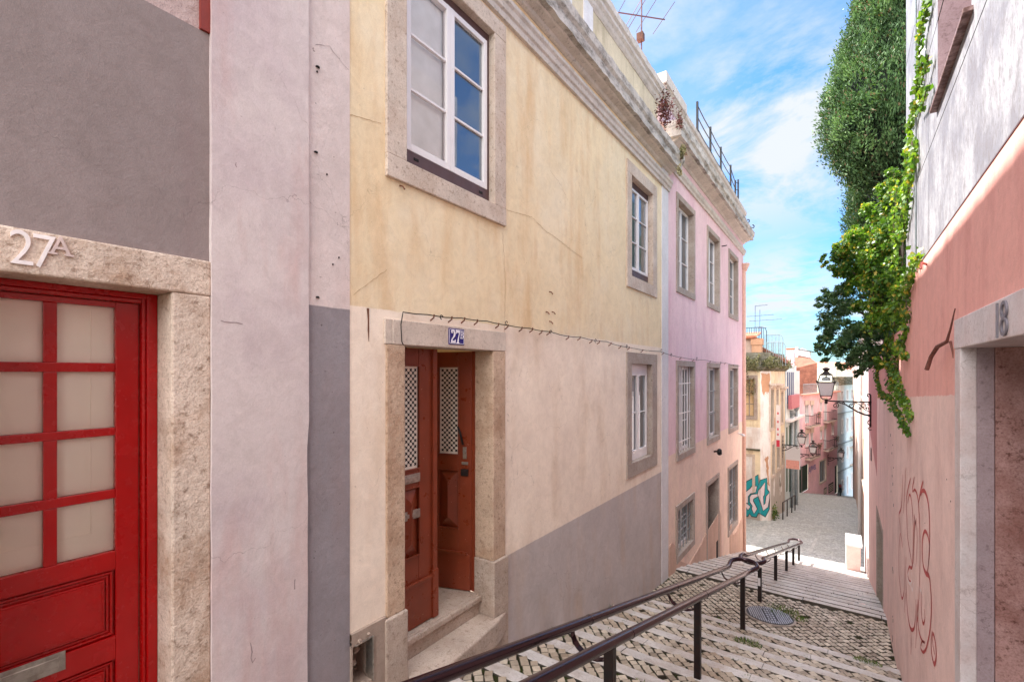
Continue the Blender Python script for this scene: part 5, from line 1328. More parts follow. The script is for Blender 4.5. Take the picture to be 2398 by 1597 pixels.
mb=MB(ID); mb.quad((p1.x,56.5,p1.z),(p1.x+1.2,56.5,p1.z-.3),(p2.x,54.5,p2.z),(p3.x,54,p3.z-.3)); mb.quad((p3.x,54,p3.z-.3),(p2.x,54.5,p2.z),(p2.x,54.5,-4),(p3.x,54,-4)); mb.build('tiled_slope',M['tiledark'],dh)
oh=empty('orange_roof_house',(-2,70,-3),'long cream house under a bright orange tiled roof on the skyline','house')
a,b=P(1879,848,72),P(1958,860,70)
mb=MB(ID); mb.quad((a.x,73,a.z),(b.x+.2,73,a.z),(b.x-.3,70,b.z),(a.x+1.4,70,b.z)); mb.build('roof',M['tile'],oh)
mb=MB(ID); mb.box(a.x+1.4,b.x,70.1,76,-8,b.z-.03); mb.plate if False else None
mb.quad((b.x,70.1,b.z),(b.x+.4,71.5,a.z),(b.x+.6,73,b.z),(b.x+.6,73,-8)); mb.build('wall',M['cream'],oh)
for k,(x0,x1,yt,yb,Y,mw,mr,lab) in enumerate(((1962,1983,858,905,78,'cream','tile','small cream house with an orange roof right of the long orange roof'),(1983,2001,872,905,95,'white','tilered','cluster of red tiled roofs just left of the white drainpipe'),(1975,2003,862,880,120,'white','tile','pale distant house at the very end of the street'))):
    a,b=P(x0,yt,Y),P(x1,yb,Y); h=empty('distant_house',(a.x,Y,-10),lab,'house')
    mb=MB(ID); mb.box(a.x,b.x,Y,Y+5,-16,a.z-.3); mb.build('wall',M[mw],h)
    mb=MB(ID); mb.quad((a.x-.2,Y-.2,a.z-.3),(b.x+.2,Y-.2,a.z-.3),(b.x+.2,Y+2.5,a.z+.6),(a.x-.2,Y+2.5,a.z+.6)); mb.build('roof',M[mr],h)
# pale blue house
hB=empty('pale_blue_house',(pe[0],pe[1],-13),'tall pale blue house at the end of the street, left of the white drainpipe','house')
sB=9.0; zB=FB.hit(1980,882)[1]; zB2=FB.hit(1980,901)[1]
bw_=[(1969,1974,916,938),(1982,1986,914,936),(1993,1997,913,934),(1970,1974,983,1014),(1982,1986,980,1010),(1993,1997,976,1008),(1971,1975,1052,1080),(1983,1986,1046,1072),(1971,1974.5,1124,1148),(1983,1985.5,1116,1156),(1993.5,1996.5,1108,1144)]
bx=[rect(FB,*w) for w in bw_]
mb=MB(FB); mb.wall(0,sB,-20,zB2,bx); mb.build('wall',M['farblue'],hB)
for b in bx: hole_window(hB,FB,b,M['white'],M['mirror_far'],.2,.05,2,M['white'],.08)
mb=MB(FB); mb.box(0,sB,-.5,.2,zB2,zB2+.15); mb.box(0,sB,-.5,.05,zB2+.15,zB); mb.build('parapet',M['mossy'],hB)
mb=MB(FB)
for py in (968,1040,1104): z=FB.hit(1965,py)[1]; mb.box(0,sB,0,.08,z-.05,z+.05)
mb.build('string_course',M['zinc'],hB)
b=rect(FB,1990,2001,1010,1085); mb=MB(FB)
for zz in (b[2],b[2]+1.9,b[2]+3.0): mb.box(b[0],b[1]+1,0,.7,zz-.1,zz); 
mb.build('balcony',M['stonepale'],hB)
mb=MB(FB)
for q in range(14): s=b[0]+(b[1]+1-b[0])*q/13; mb.tube([(s,.68,b[2]),(s,.68,b[3])],.018,4)
mb.build('railing',M['black'],hB)
s_,z_=FP.hit(1893,1103); text('JUJWEL',.62,FP,s_,z_-.1,.01,plain('blue spray paint',srgb(60,90,170),.7),'graffiti',hF,.004,1.15,.2,bold=.004)
# banners on the ocher and gallery facades
p=FO3.hit(1816,1000); z0,z1=FO3.hit(1816,1046)[1],FO3.hit(1816,948)[1]
mb=MB(FO3); mb.box(p[0]-.02,p[0]+.02,.02,.26,z0,z1); bn=tag(mb.build('sign_board',M['white']),'narrow upright white sign with red marks on the ocher street wall','sign')
mb=MB(FO3)
for k,zz in enumerate((z1-.5,z1-1.0,z1-1.45,z0+.75)): mb.box(p[0]-.026,p[0]-.0201,.10,.17,zz-.07,zz+.07)
mb.box(p[0]-.026,p[0]-.0201,.05,.23,z0+.02,z0+.42); mb.build('sign_mark',plain('red sign paint',srgb(200,50,70),.6),bn)
p=FO3.hit(1838,1040); p=(p[0]-.3,0); z1,z0=FO3.hit(1840,1040)[1],FO3.hit(1840,1092)[1]
mb=MB(FO3); mb.plate([(p[0],z1),(p[0]+.02,z1),(p[0]+.02,z0),(p[0],z0)],.1,.9); bn=tag(mb.build('banner',M['white']),'white banner with a salmon lower half hanging below the second lamp','banner')
mb=MB(FO3); mb.plate([(p[0]-.012,z0+.55),(p[0]-.002,z0+.55),(p[0]-.002,z0),(p[0]-.012,z0)],.12,.85); mb.build('banner_stripe',plain('salmon print',srgb(232,164,150),.7),bn)
# short metal rail by the ocher wall
hr=empty('street_rail',(-3,33,-9),'low dark metal rail standing along the ocher street wall','railing')
pp=[at(1820.5,1215,31.6),at(1830,1209,33),at(1841,1202,34.6),at(1849,1195,35.8)]
mb=MB(ID)
tops=[]
for p in pp:
    z=zs_(p.y); q=MB(ID); x=FO3.pt(0,0,0)[0]+ (p.y-30.6)*.0733+.45; q.box(x-.03,x+.03,p.y-.03,p.y+.03,z-.05,z+1.0); q.build('post',M['iron'],hr); tops.append((x,p.y,z+1.0))
mb.tube(tops,.03,6); mb.build('rail',M['iron'],hr)

# ================================================================= parked motorcycle
mc_p=at(1964,1160,FP.pt(FP.hit(1962,1150)[0]-.2,.7,0)[1])
zz=zs_(mc_p.y)+.0; c=Vector((mc_p.x+.15,mc_p.y,0)); c.z=mc_p.z
mot=empty('motorcycle',(c.x,c.y,c.z),'dark red motorcycle parked by the door of the far pink house','motorcycle')
T_=lambda a,b,h: (c.x+a, c.y+b, c.z+h)
for dy_ in (-.65,.65):
    mb=MB(ID); mb.tube([(c.x+.0,c.y+dy_+.30*math.cos(t),c.z+.32+.30*math.sin(t)) for t in [k*math.pi/8 for k in range(16)]],.06,6,closed=True); w=mb.build('wheel',M['black'],mot)
    mb=MB(ID); mb.tube([(c.x-.05,c.y+dy_,c.z+.32),(c.x+.05,c.y+dy_,c.z+.32)],.08,8); mb.build('hub',M['steel'],w)
mb=MB(ID); mb.tube([T_(0,-.65,.35),T_(0,-.3,.5),T_(0,.1,.5),T_(0,.4,.75)],[.06,.14,.16,.08],8); mb.build('engine',M['iron'],mot)
mb=MB(ID); mb.tube([T_(0,-.35,.82),T_(0,.0,.88),T_(0,.3,.98),T_(0,.42,.85)],[.08,.14,.16,.08],8); mb.build('fuel_tank',plain('dark red enamel',srgb(120,20,24),.3),mot,smooth=True)
mb=MB(ID); mb.tube([T_(0,-.8,.85),T_(0,-.5,.83),T_(0,-.2,.84)],[.08,.13,.1],8); mb.build('saddle',M['black'],mot,smooth=True)
mb=MB(ID); mb.tube([T_(0,.65,.32),T_(0,.42,1.0)],.035,6); mb.tube([T_(-.35,.35,1.12),T_(0,.42,1.05),T_(.35,.35,1.12)],.02,6); mb.build('fork',M['steel'],mot)
mb=MB(ID); mb.lathe([(.02,-.1),(.1,-.05),(.1,.05),(.03,.1)],T_(0,.52,.95),8); mb.build('headlight',M['frost'],mot)

# ================================================================= wall lanterns
def spiral(c,r0_,r1_,a0,turns,n_=26):
    return [(c[0]+(r0_+(r1_-r0_)*k/n_)*math.cos(a0+turns*2*math.pi*k/n_),0,c[1]+(r0_+(r1_-r0_)*k/n_)*math.sin(a0+turns*2*math.pi*k/n_)) for k in range(n_+1)]
def make_lantern(label):
    """x runs out from the wall, arm at z = 0"""
    root=empty('street_lantern',(0,0,0),label,'street lamp','wall lanterns along the street')
    mb=MB(ID); mb.tube([(0.0,0,0),(.95,0,0),(1.1,0,.01)],.021,8)
    mb.tube([(.02,0,-.72),(.02,0,.12),(.02,0,.2),(.05,0,.245),(.10,0,.23),(.10,0,.18),(.06,0,.16)],.018,7)
    mb.tube([(.02,0,-.40),(.16,0,-.37),(.32,0,-.30),(.48,0,-.19),(.62,0,-.09),(.78,0,-.035),(.88,0,-.045)],[.03,.028,.026,.022,.018,.015,.013],7)
    mb.tube([(.02,0,-.29),(.12,0,-.25),(.22,0,-.15),(.30,0,-.06),(.38,0,-.03),(.46,0,-.06)],.013,6)
    mb.tube([(.02,0,-.72),(.09,0,-.76),(.04,0,-.82),(.0,0,-.80)],.014,6) ; mb.tube([(.02,0,-.52),(.09,0,-.56),(.085,0,-.64),(.03,0,-.68)],.014,6)
    for cc,ra,rb,a,t in (((.86,-.13),.085,.02,1.3,1.6),((.46,-.12),.075,.02,2.8,-1.5),((.19,-.10),.07,.02,.6,1.5),((.10,-.19),.045,.015,0,1.3),((.28,-.2),.04,.012,1,1.2),((.66,-.05),.03,.012,2,-1.1),((.07,-.06),.04,.012,2,1.2)):
        mb.tube(spiral(cc,ra,rb,a,t),.011,6)
    mb.build('bracket',M['iron'],root,smooth=True)
    X=1.1
    mb=MB(ID); mb.lathe([(.02,-.09),(.04,-.07),(.045,-.03),(.03,0),(.05,.03),(.03,.06)],(X,0,0),10)
    for q in range(4):
        a=math.pi/4+q*math.pi/2; dx,dy=math.cos(a),math.sin(a); mb.tube([(X,0,.04),(X+dx*.12,dy*.12,.05),(X+dx*.19,dy*.19,.10),(X+dx*.20,dy*.20,.17)],.011,5)
    mb.build('cradle',M['iron'],root)
    def sq(h): return [(X-h,-h),(X+h,-h),(X+h,h),(X-h,h)]
    lv=[(.16,.145),(.57,.215),(.79,.155)]
    mb=MB(ID)
    for (z0,h0),(z1,h1) in zip(lv[:-1],lv[1:]):
        for q in range(4):
            a,b=sq(h0)[q],sq(h1)[q]; mb.tube([(a[0],a[1],z0),(b[0],b[1],z1)],.013,4)
    for z,h in lv:
        P_=sq(h)
        for q in range(4): a,b=P_[q],P_[(q+1)%4]; mb.tube([(a[0],a[1],z),(b[0],b[1],z)],.015,4)
    for q in range(4): a=sq(.232)[q]; mb.tube([(a[0],a[1],.55),(a[0]*1.0+(a[0]-X)*.08,a[1]*1.08,.62)],.012,5)
    mb.build('lantern_frame',M['iron'],root)
    for (z0,h0),(z1,h1),mt in ((lv[0],lv[1],M['frost']),(lv[1],lv[2],M['glass_lamp'])):
        for q in range(4):
            mb=MB(ID); a,b,c_,d=sq(h0-.004)[q],sq(h0-.004)[(q+1)%4],sq(h1-.004)[(q+1)%4],sq(h1-.004)[q]
            mb.quad((a[0],a[1],z0),(b[0],b[1],z0),(c_[0],c_[1],z1),(d[0],d[1],z1)); mb.build('pane',mt,root)
    mb=MB(ID); i=0
    for z,h in ((.79,.165),(.82,.15),(.86,.09),(.90,.06)):
        for p in sq(h): mb.P((p[0],p[1],z))
    for k in range(3):
        for q in range(4): mb.f.append([k*4+q,k*4+(q+1)%4,k*4+4+(q+1)%4,k*4+4+q])
    mb.f.append([3,2,1,0]); mb.lathe([(.06,0),(.055,.03),(.09,.06),(.105,.075),(.095,.10),(.05,.125),(.02,.135)],(X,0,.89),12)
    mb.build('roof_cap',M['iron'],root)
    mb=MB(ID); mb.lathe([(.03,.0),(.10,-.03),(.12,-.10),(.09,-.12)],(X,0,.74),12); mb.tube([(X,0,.62),(X,0,.79)],.02,6); mb.build('reflector',M['zinc'],root,smooth=True)
    return root
M['glass_lamp']=glass_clear('lamp glass')
def place(o,wx,wy,wz,nx,ny): o.location=(wx,wy,wz); o.rotation_euler=(0,0,math.atan2(ny,nx))
lamp=make_lantern('large iron lantern on a scrolled bracket under the ivy on the pink wall')
l2=copy_tree(lamp); l3=copy_tree(lamp); l4=copy_tree(lamp)
place(lamp,RX-.02,17.2,-.86,-1,0)
for o,F,px,py,lab in ((l2,FO3,1830,1040,'iron lantern on the ocher house, beside the tall grey pillars'),(l3,FG,1861,1061,'iron lantern in front of the far pink balconies, beyond the grey pillars'),(l4,FP,1938,1070,'smallest lantern, on the far pink house by the pale blue house')):
    s,z=F.hit(px,py); p=F.pt(s,0,z); place(o,p[0],p[1],z,F.n[0],F.n[1]); o['label']=lab

# ================================================================= aerials
def aerial(name,label,base,h,booms,mat,box=False,mast_r=.018):
    root=empty(name,base,label,'aerial'); x,y,z=base
    mb=MB(ID); mb.tube([(x,y,z),(x+.02,y,z+h)],mast_r,7); mb.build('mast',mat,root)
    for (zb_,d,t0,t1,els,elen) in booms:
        d=Vector(d).normalized(); e=Vector((-d.y,d.x,0))
        mb=MB(ID); mb.tube([(x+d.x*t0,y+d.y*t0,zb_+.0),(x+d.x*t1,y+d.y*t1,zb_)],.016,6); o=mb.build('boom',mat,root)
        for t in els:
            mb=MB(ID); L_=elen[els.index(t)] if isinstance(elen,list) else elen
            c=Vector((x+d.x*t,y+d.y*t,zb_+.02)); a=c-e*L_/2; b=c+e*L_/2; mb.tube([a[:],b[:]],.007,5); mb.build('element',mat,o)
    return root
AM=metal('rusty aerial metal',srgb(90,62,74),srgb(110,60,50),.5,.5,.4)
mx=at(1501,100,11.55)
zb1=at(1504,37,11.55).z
aa=aerial('television_aerial','rusty television aerial standing on the pink house behind the yellow coping',(mx.x,11.55,5.7),zb1+1.2-5.7,[(zb1,(.69,.72,0),-.62,.66,[-.6,.14,.62],[1.15,1.15,1.1])],AM)
mb=MB(ID); d=Vector((.69,.72,0)); e=Vector((-.72,.69,0)); c=Vector((mx.x,11.55,zb1+.02))-d*.22
loop=[c+e*.6+d*.0,c-e*.6+d*.0,c-e*.66+d*.05,c-e*.6+d*.1,c+e*.6+d*.1,c+e*.66+d*.05]; mb.tube([p[:] for p in loop],.008,5,closed=True); mb.build('dipole',AM,aa)
mb=MB(ID); zb_=at(1500,90,11.55).z; mb.box(mx.x-.08,mx.x+.08,11.45,11.6,zb_-.09,zb_+.09); mb.build('junction_box',plain('brown weathered box',srgb(96,62,50),.8,v=.3),aa)
p1=at(1767.7,716,33); p2=at(1777.6,725,33)
AG=plain('grey aerial metal',srgb(96,104,124),.5,.4)
aerial('television_aerial','tall grey aerial mast on the ocher roof, left of the pair',(p1.x,33,.4),p1.z-.4,[(p1.z-.03,(1,-.25,0),0,.75,[.1,.3,.5,.7],.25),(at(1768,740,33).z,(1,-.1,0),-.45,1.1,[-.4,-.2,.2,.4,.6,.8,1.0],.3)],AG)
aerial('television_aerial','shorter grey aerial mast on the ocher roof, right of the pair',(p2.x,33.2,.4),p2.z-.4,[(at(1777,750,33).z,(1,-.05,0),-.6,1.25,[-.5,-.3,-.1,.2,.4,.6,.8,1.0,1.2],.22)],AG)
p3=at(1787,767,31.5); aerial('television_aerial','low leaning pole with small fittings by the roof cage',(p3.x-.1,31.5,.4),p3.z-.4,[(p3.z-.02,(1,0,0),-.2,.3,[.25],.1)],AG,mast_r=.03)
for px,py,Y,lab in ((1967.5,838,76,'thin far aerial pole, left one below the hanging leaves'),(1974,834,80,'thin far aerial pole, right one below the hanging leaves')):
    p=at(px,py,Y); aerial('television_aerial',lab,(p.x,Y,-.5),p.z+.5,[(p.z-.2,(1,0,0),-.4,.4,[-.3,0,.3],.3)],AG,mast_r=.03)

# ================================================================= vegetation
def leafmesh(name,mat,C_,N_,S_,asp,tint,parent=None,fold=.25):
    """C centres, N leaf axis, S size: two-triangle diamond leaves"""
    n=len(C_); up=RNG.normal(size=(n,3)); N_=N_/np.linalg.norm(N_,axis=1,keepdims=True)
    s=np.cross(N_,up); s/=np.linalg.norm(s,axis=1,keepdims=True)+1e-9; w=np.cross(N_,s)
    l=S_[:,None]; a=C_-N_*l*.5; b=C_+N_*l*.5; c=C_+s*l*asp*.5+w*l*fold*.3; d=C_-s*l*asp*.5+w*l*fold*.3
    o=ORG.get(parent.name,Vector((0,0,0))) if parent is not None else Vector((0,0,0))
    V=np.stack([a,c,b,d],axis=1).reshape(-1,3)-np.array([o.x,o.y,o.z])
    F=np.arange(4*n).reshape(-1,4)
    me=bpy.data.meshes.new(name); me.vertices.add(4*n); me.vertices.foreach_set('co',V.ravel().astype(np.float32))
    me.loops.add(4*n); me.loops.foreach_set('vertex_index',F.ravel().astype(np.int32)); me.polygons.add(n)
    me.polygons.foreach_set('loop_start',np.arange(0,4*n,4,dtype=np.int32)); me.polygons.foreach_set('loop_total',np.full(n,4,dtype=np.int32))
    at_=me.attributes.new('tint','FLOAT','POINT'); at_.data.foreach_set('value',np.repeat(tint,4).astype(np.float32))
    me.materials.append(mat); me.update(calc_edges=True); me.validate()
    ob=bpy.data.objects.new(name,me); COL.objects.link(ob); ORG[ob.name]=o
    if parent is not None: ob.parent=parent
    return ob
CY=leaf('cypress foliage',[srgb(44,66,40),srgb(78,112,62),srgb(118,152,84),srgb(130,108,78)],.7,.15)
def cypress(label,x,y,zb,zt,prof,n,size):
    root=empty('cypress_tree',(x,y,-3),label,'tree')
    mb=MB(ID); mb.tube([(x,y,-3.2),(x+.05,y,zb),(x,y+.05,(zb+zt)/2),(x,y,zt-.5)],[.22,.18,.12,.03],9); mb.build('trunk',plain('grey brown bark',srgb(96,80,66),.9,v=.3,sc=20),root,smooth=True)
    # clumps spread over the crown's surface; sprays fill each clump; clump shading put into tint, outer lighter
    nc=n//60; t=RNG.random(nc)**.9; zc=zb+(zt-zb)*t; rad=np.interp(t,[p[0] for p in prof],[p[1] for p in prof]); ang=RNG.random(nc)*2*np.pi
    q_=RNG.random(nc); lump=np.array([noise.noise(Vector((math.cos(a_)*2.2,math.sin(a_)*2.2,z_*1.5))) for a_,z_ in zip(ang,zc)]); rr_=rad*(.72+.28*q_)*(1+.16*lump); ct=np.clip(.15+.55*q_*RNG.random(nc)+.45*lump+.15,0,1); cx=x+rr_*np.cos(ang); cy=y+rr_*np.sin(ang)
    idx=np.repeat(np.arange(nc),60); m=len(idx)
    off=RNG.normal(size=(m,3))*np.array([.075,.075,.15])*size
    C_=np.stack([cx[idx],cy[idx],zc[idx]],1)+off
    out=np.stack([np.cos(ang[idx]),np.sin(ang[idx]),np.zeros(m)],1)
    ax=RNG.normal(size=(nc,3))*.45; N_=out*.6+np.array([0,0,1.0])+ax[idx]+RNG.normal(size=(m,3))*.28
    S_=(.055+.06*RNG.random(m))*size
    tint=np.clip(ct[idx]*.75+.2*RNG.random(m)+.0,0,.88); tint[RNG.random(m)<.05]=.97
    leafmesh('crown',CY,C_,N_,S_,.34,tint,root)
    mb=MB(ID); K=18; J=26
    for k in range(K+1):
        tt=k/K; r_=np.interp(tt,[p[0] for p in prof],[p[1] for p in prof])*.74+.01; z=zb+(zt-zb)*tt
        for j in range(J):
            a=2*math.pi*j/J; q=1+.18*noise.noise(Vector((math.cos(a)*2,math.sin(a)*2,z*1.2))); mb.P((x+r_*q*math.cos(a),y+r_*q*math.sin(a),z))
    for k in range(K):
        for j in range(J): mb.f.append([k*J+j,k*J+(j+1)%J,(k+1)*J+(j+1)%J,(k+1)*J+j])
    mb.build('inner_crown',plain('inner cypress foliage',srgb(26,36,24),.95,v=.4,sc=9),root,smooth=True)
    return root
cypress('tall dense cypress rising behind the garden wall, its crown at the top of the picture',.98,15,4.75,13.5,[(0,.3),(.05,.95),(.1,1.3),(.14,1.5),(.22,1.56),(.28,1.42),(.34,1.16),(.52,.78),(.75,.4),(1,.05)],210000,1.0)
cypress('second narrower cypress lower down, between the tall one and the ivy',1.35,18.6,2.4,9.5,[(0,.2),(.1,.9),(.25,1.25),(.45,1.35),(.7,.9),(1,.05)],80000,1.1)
# ivy and shrub hanging over the garden wall
IV=leaf('ivy leaves',[srgb(46,80,36),srgb(88,132,46),srgb(146,178,62),srgb(208,186,84)],.42,.45)
IV2=leaf('dark shrub leaves',[srgb(58,86,56),srgb(96,130,84),srgb(154,180,130),srgb(190,186,130)],.32,.35)
ivy=empty('hanging_ivy',(1.0,10.5,.6),'bright green and yellow ivy spilling over the pink garden wall','ivy')
shr=empty('overhanging_shrub',(.9,11.5,.6),'dark small leaved shrub leaning over the stairs below the ivy','shrub')
def blob(lst_,dens,size,tmean,mat,parent,name,asp=.6,droop=.5,seed=1):
    C_=[];T=[];O=[];lst=[]
    for px,py,Y,r in lst_:
        for _ in range(9): a_=rr.uniform(0,6.28); e_=r*rr.uniform(.2,1.15); lst.append((px+math.cos(a_)*e_*112,py+math.sin(a_)*e_*112,Y+rr.uniform(-.4,.4),r*rr.uniform(.16,.42)))
    for px,py,Y,r in lst:
        p=at(px,py,Y); n=int(dens*r*r*34)+14; v=RNG.normal(size=(n,3)); v/=np.linalg.norm(v,axis=1,keepdims=True)
        rad=r*(.15+1.15*RNG.random(n)); c=np.array(p)+v*rad[:,None]*np.array([1,1,.9]); C_.append(c); O.append(v)
        sub=RNG.random(); T.append(np.clip(tmean+.35*(RNG.random(n)-.5)+.25*(sub-.5)+.12*v[:,2],0,.86))
    C_=np.concatenate(C_); T=np.concatenate(T); O=np.concatenate(O); n=len(C_)
    ok=~((C_[:,0]>RX-.03)&(C_[:,2]<.6)); C_,T,O=C_[ok],T[ok],O[ok]; n=len(C_)
    T[RNG.random(n)<(.10 if tmean>.5 else .02)]=.97
    N_=O*.5+RNG.normal(size=(n,3))*.6+np.array([0,0,-droop]); S_=size*(.7+.6*RNG.random(n))
    return leafmesh(name,mat,C_,N_,S_,asp,T,parent)
up=[(2078,430,10.4,.28),(2098,470,10,.34),(2062,500,10.6,.34),(2085,540,10,.42),(2040,545,10.8,.36),(2110,560,9.4,.3),(2010,570,11,.30),(1985,590,11,.26),(1958,596,11.1,.20),(2075,610,10.2,.42),(2030,620,10.8,.40),(2108,640,9.5,.34),(1990,635,11,.30),(1962,625,11.1,.2),(2085,680,10,.4),(2045,690,10.5,.40),(2112,700,9.4,.26),(2010,690,10.8,.3),(2100,740,9.7,.30),(2070,760,10.2,.34),(1935,612,11.1,.12),(2120,655,9.2,.2),(2080,810,10.2,.2),(2060,850,10.4,.14)]
blob(up,380,.062,.52,IV,ivy,'foliage',.75)
lo=[(1990,715,11.2,.30),(1960,700,11.3,.22),(1935,697,11.4,.17),(1918,706,11.4,.10),(1960,745,11.3,.3),(2000,760,11,.36),(1940,765,11.3,.2),(2040,770,10.7,.36),(1930,800,11.3,.2),(1960,800,11.2,.3),(1915,812,11.3,.10),(1935,832,11.2,.14),(1990,810,11,.34),(2025,815,10.9,.32),(2005,845,11,.2),(2035,850,10.8,.2),(1968,838,11.1,.16),(2060,815,10.5,.24),(1988,668,11.1,.22),(1975,860,11.1,.08),(2010,872,11,.1)]
blob(lo,560,.058,.36,IV2,shr,'foliage',.5,.2)
def twig(p0,p1,r0_,r1_,mat,parent,bend=.15):
    mb=MB(ID); P_=[]
    for k in range(7):
        t=k/6; q=Vector(p0).lerp(Vector(p1),t)+Vector((0,0,bend*math.sin(math.pi*t))); P_.append(q[:])
    mb.tube(P_,[r0_+(r1_-r0_)*k/6 for k in range(7)],6); return mb.build('branch',mat,parent,smooth=True)
BK=plain('dark bark',srgb(84,66,52),.9,v=.3,sc=20)
for a in ((1930,705,11.4),(1935,800,11.3),(1975,760,11.2),(2010,850,11)): twig((.95,11.4,.55),at(*a)[:],.035,.008,BK,shr)
for a in ((1950,600,11),(2030,560,10.8),(2090,460,10)): twig((.95,10.8,.6),at(*a)[:],.035,.008,BK,ivy)
def vine(lst,n_per_m,size,width,tmean,parent,name='trailing_vine',off=-.03):
    C_=[];mb=MB(ID)
    P_=[Vector(p) for p in lst]; mb.tube([p[:] for p in P_],.006,5)
    mb.build('stem',BK,parent)
    for a,b in zip(P_[:-1],P_[1:]):
        n=max(2,int((b-a).length*n_per_m)); t=RNG.random(n)[:,None]; c=np.array(a)+(np.array(b)-np.array(a))*t+RNG.normal(size=(n,3))*np.array([width*.5,width,width*.6])
        c[:,0]=np.minimum(c[:,0],RX-.02); C_.append(c)
    C_=np.concatenate(C_); n=len(C_); N_=RNG.normal(size=(n,3))*.5+np.array([-.2,0,-.8]); S_=size*(.7+.6*RNG.random(n)); T=np.clip(tmean+.5*(RNG.random(n)-.5),0,.86); T[RNG.random(n)<.08]=.97
    leafmesh('foliage',IV,C_,N_,S_,.75,T,parent)
def rp(px,py,o=.05): s,z=R.hit(px,py,o); return (RX-o,s,z)
for lst,w_,t in (([(2092,800),(2098,850),(2090,900),(2105,930),(2122,945),(2132,985)],.05,.5),([(2078,820),(2085,880),(2082,930),(2095,955)],.06,.42),([(2060,840),(2052,880),(2062,920),(2072,930)],.05,.4),([(2105,800),(2115,835),(2122,830)],.04,.55),([(2095,955),(2112,985),(2122,1010),(2126,1015)],.035,.4),([(2072,840),(2100,880),(2112,925),(2118,940)],.05,.45),([(2118,650),(2125,740),(2115,790),(2095,830)],.05,.5)):
    vine([rp(*p) for p in lst],130,.055,w_,t,ivy)
for lst,w_,t in (([(2100,440),(2092,520),(2098,600),(2088,680),(2094,760)],.09,.7),([(2070,470),(2064,560),(2072,650),(2060,740)],.1,.66),([(2112,500),(2118,580),(2108,660),(2114,720)],.07,.7),([(2045,540),(2040,620),(2046,700),(2036,780)],.1,.6),([(2085,560),(2078,660),(2084,760),(2076,830)],.09,.62)):
    vine([(lambda r_:(r_[0]*q_/r_[1],q_,r_[2]*q_/r_[1]))(ray(*p)) for p in lst for q_ in ((9.3 if p[0]>2090 else 10.0),)],170,.06,w_,t,ivy)
cl=empty('climbing_vine',(RX,8,2),'thin climbing vine running up the corner of the white house','vine')
for lst,w_,d_ in (([(2172,0),(2165,30),(2158,60),(2152,110),(2155,150),(2148,200),(2142,250),(2130,300),(2132,330),(2122,360),(2128,400),(2118,440),(2112,480)],.035,160),([(2175,130),(2168,160),(2160,190),(2150,240)],.02,60),([(2172,200),(2160,250),(2148,270)],.02,60),([(2135,330),(2140,380),(2130,430),(2122,500),(2112,560)],.05,190),([(2150,600),(2140,620),(2130,660),(2120,700)],.06,150)):
    vine([rp(*p) for p in lst],d_,.06,w_,.62,cl)
mb=MB(R)
# plants on the cornice junction
SU=leaf('reddish succulent leaves',[srgb(70,30,28),srgb(120,56,50),srgb(168,104,92),srgb(90,110,60)],.5,.1)
def clump(label,name,mat,x,y,z,r,n,size,col=.4,stretch=(1,1,1),parent=None,up_=0):
    v=RNG.normal(size=(n,3))*np.array(stretch)*r*.5; C_=np.array([x,y,z])+v; N_=RNG.normal(size=(n,3))+np.array([0,0,up_]); S_=size*(.6+.8*RNG.random(n)); T=np.clip(col+.6*(RNG.random(n)-.5),0,.86); T[RNG.random(n)<.06]=.97
    o=leafmesh(name,mat,C_,N_,S_,.4,T); tag(o,label,'plant'); return o
def on(px,py,X): r=ray(px,py); t=X/r[0]; return (X,r[1]*t,r[2]*t)
WD=leaf('dry weeds',[srgb(96,96,62),srgb(130,126,86),srgb(178,166,130),srgb(130,100,80)],.8,.15)
p=on(1556,262,-3.02); clump('large bunch of reddish succulents growing where the two cornices meet','cornice_plant',SU,p[0],p[1],p[2]+.02,.28,650,.06,.4,(.5,.7,1.3))
p=on(1592,285,-2.98); clump('smaller reddish tuft just right of the large succulent bunch','cornice_plant',SU,p[0],p[1],p[2],.2,220,.05,.4,(.4,.6,1.2))
p=on(1598,355,-2.95); clump('dry yellowish grass tuft on the cornice below the succulents','grass_tuft',WD,p[0],p[1],p[2],.14,90,.14,.6,(.4,.8,.8),None,1.2)
p=on(1590,395,-2.98); clump('dry wisps hanging under the end of the yellow cornice','grass_tuft',WD,p[0],p[1],p[2]-.05,.14,36,.10,.9,(.3,.8,1.0),None,-1)
WD=leaf('dry weeds',[srgb(76,80,48),srgb(110,112,70),srgb(168,156,120),srgb(120,90,70)],.8,.15)
def weedline(F,s0,s1,z,h,n,label,n0=.25,col=.5,down=0):
    s=s0+(s1-s0)*RNG.random(n); nn=n0+.12*RNG.normal(size=n); zz=z+h*(RNG.random(n)-.3)*(.6+.6*np.sin(s*3)**2); C_=np.array([F.pt(a,b,c) for a,b,c in zip(s,nn,zz)])
    N_=RNG.normal(size=(n,3))*.7+np.array([0,0,1.0-down]); return leafmesh('weeds',WD,C_,N_,.14*(.5+RNG.random(n)),.28,np.clip(col+.7*(RNG.random(n)-.5),0,1))
tag(weedline(FO1,3.2,5.6,.35,1.0,1500,'',.28),'weeds covering the front cornice of the ocher house','weeds',kind='stuff')
tag(weedline(FO2,0,.75,.45,.6,400,'',.28),'weeds on the chamfered corner cornice of the ocher house','weeds',kind='stuff')
tag(weedline(FO3,0,sO,.45,.6,900,'',.28),'weeds along the street cornice of the ocher house','weeds',kind='stuff')
tag(weedline(FO1,3.4,5.4,-1.0,1.6,900,'',.08,.75,1.6),'dry brown vine patch on the upper front of the ocher house','vine')
p=at(1812,1190,31.2); clump('green weed sprouting at the foot of the ocher street wall','weed',GRASS,p.x,p.y,zs_(p.y)+.3,.5,200,.16,.5,(.5,.8,1))

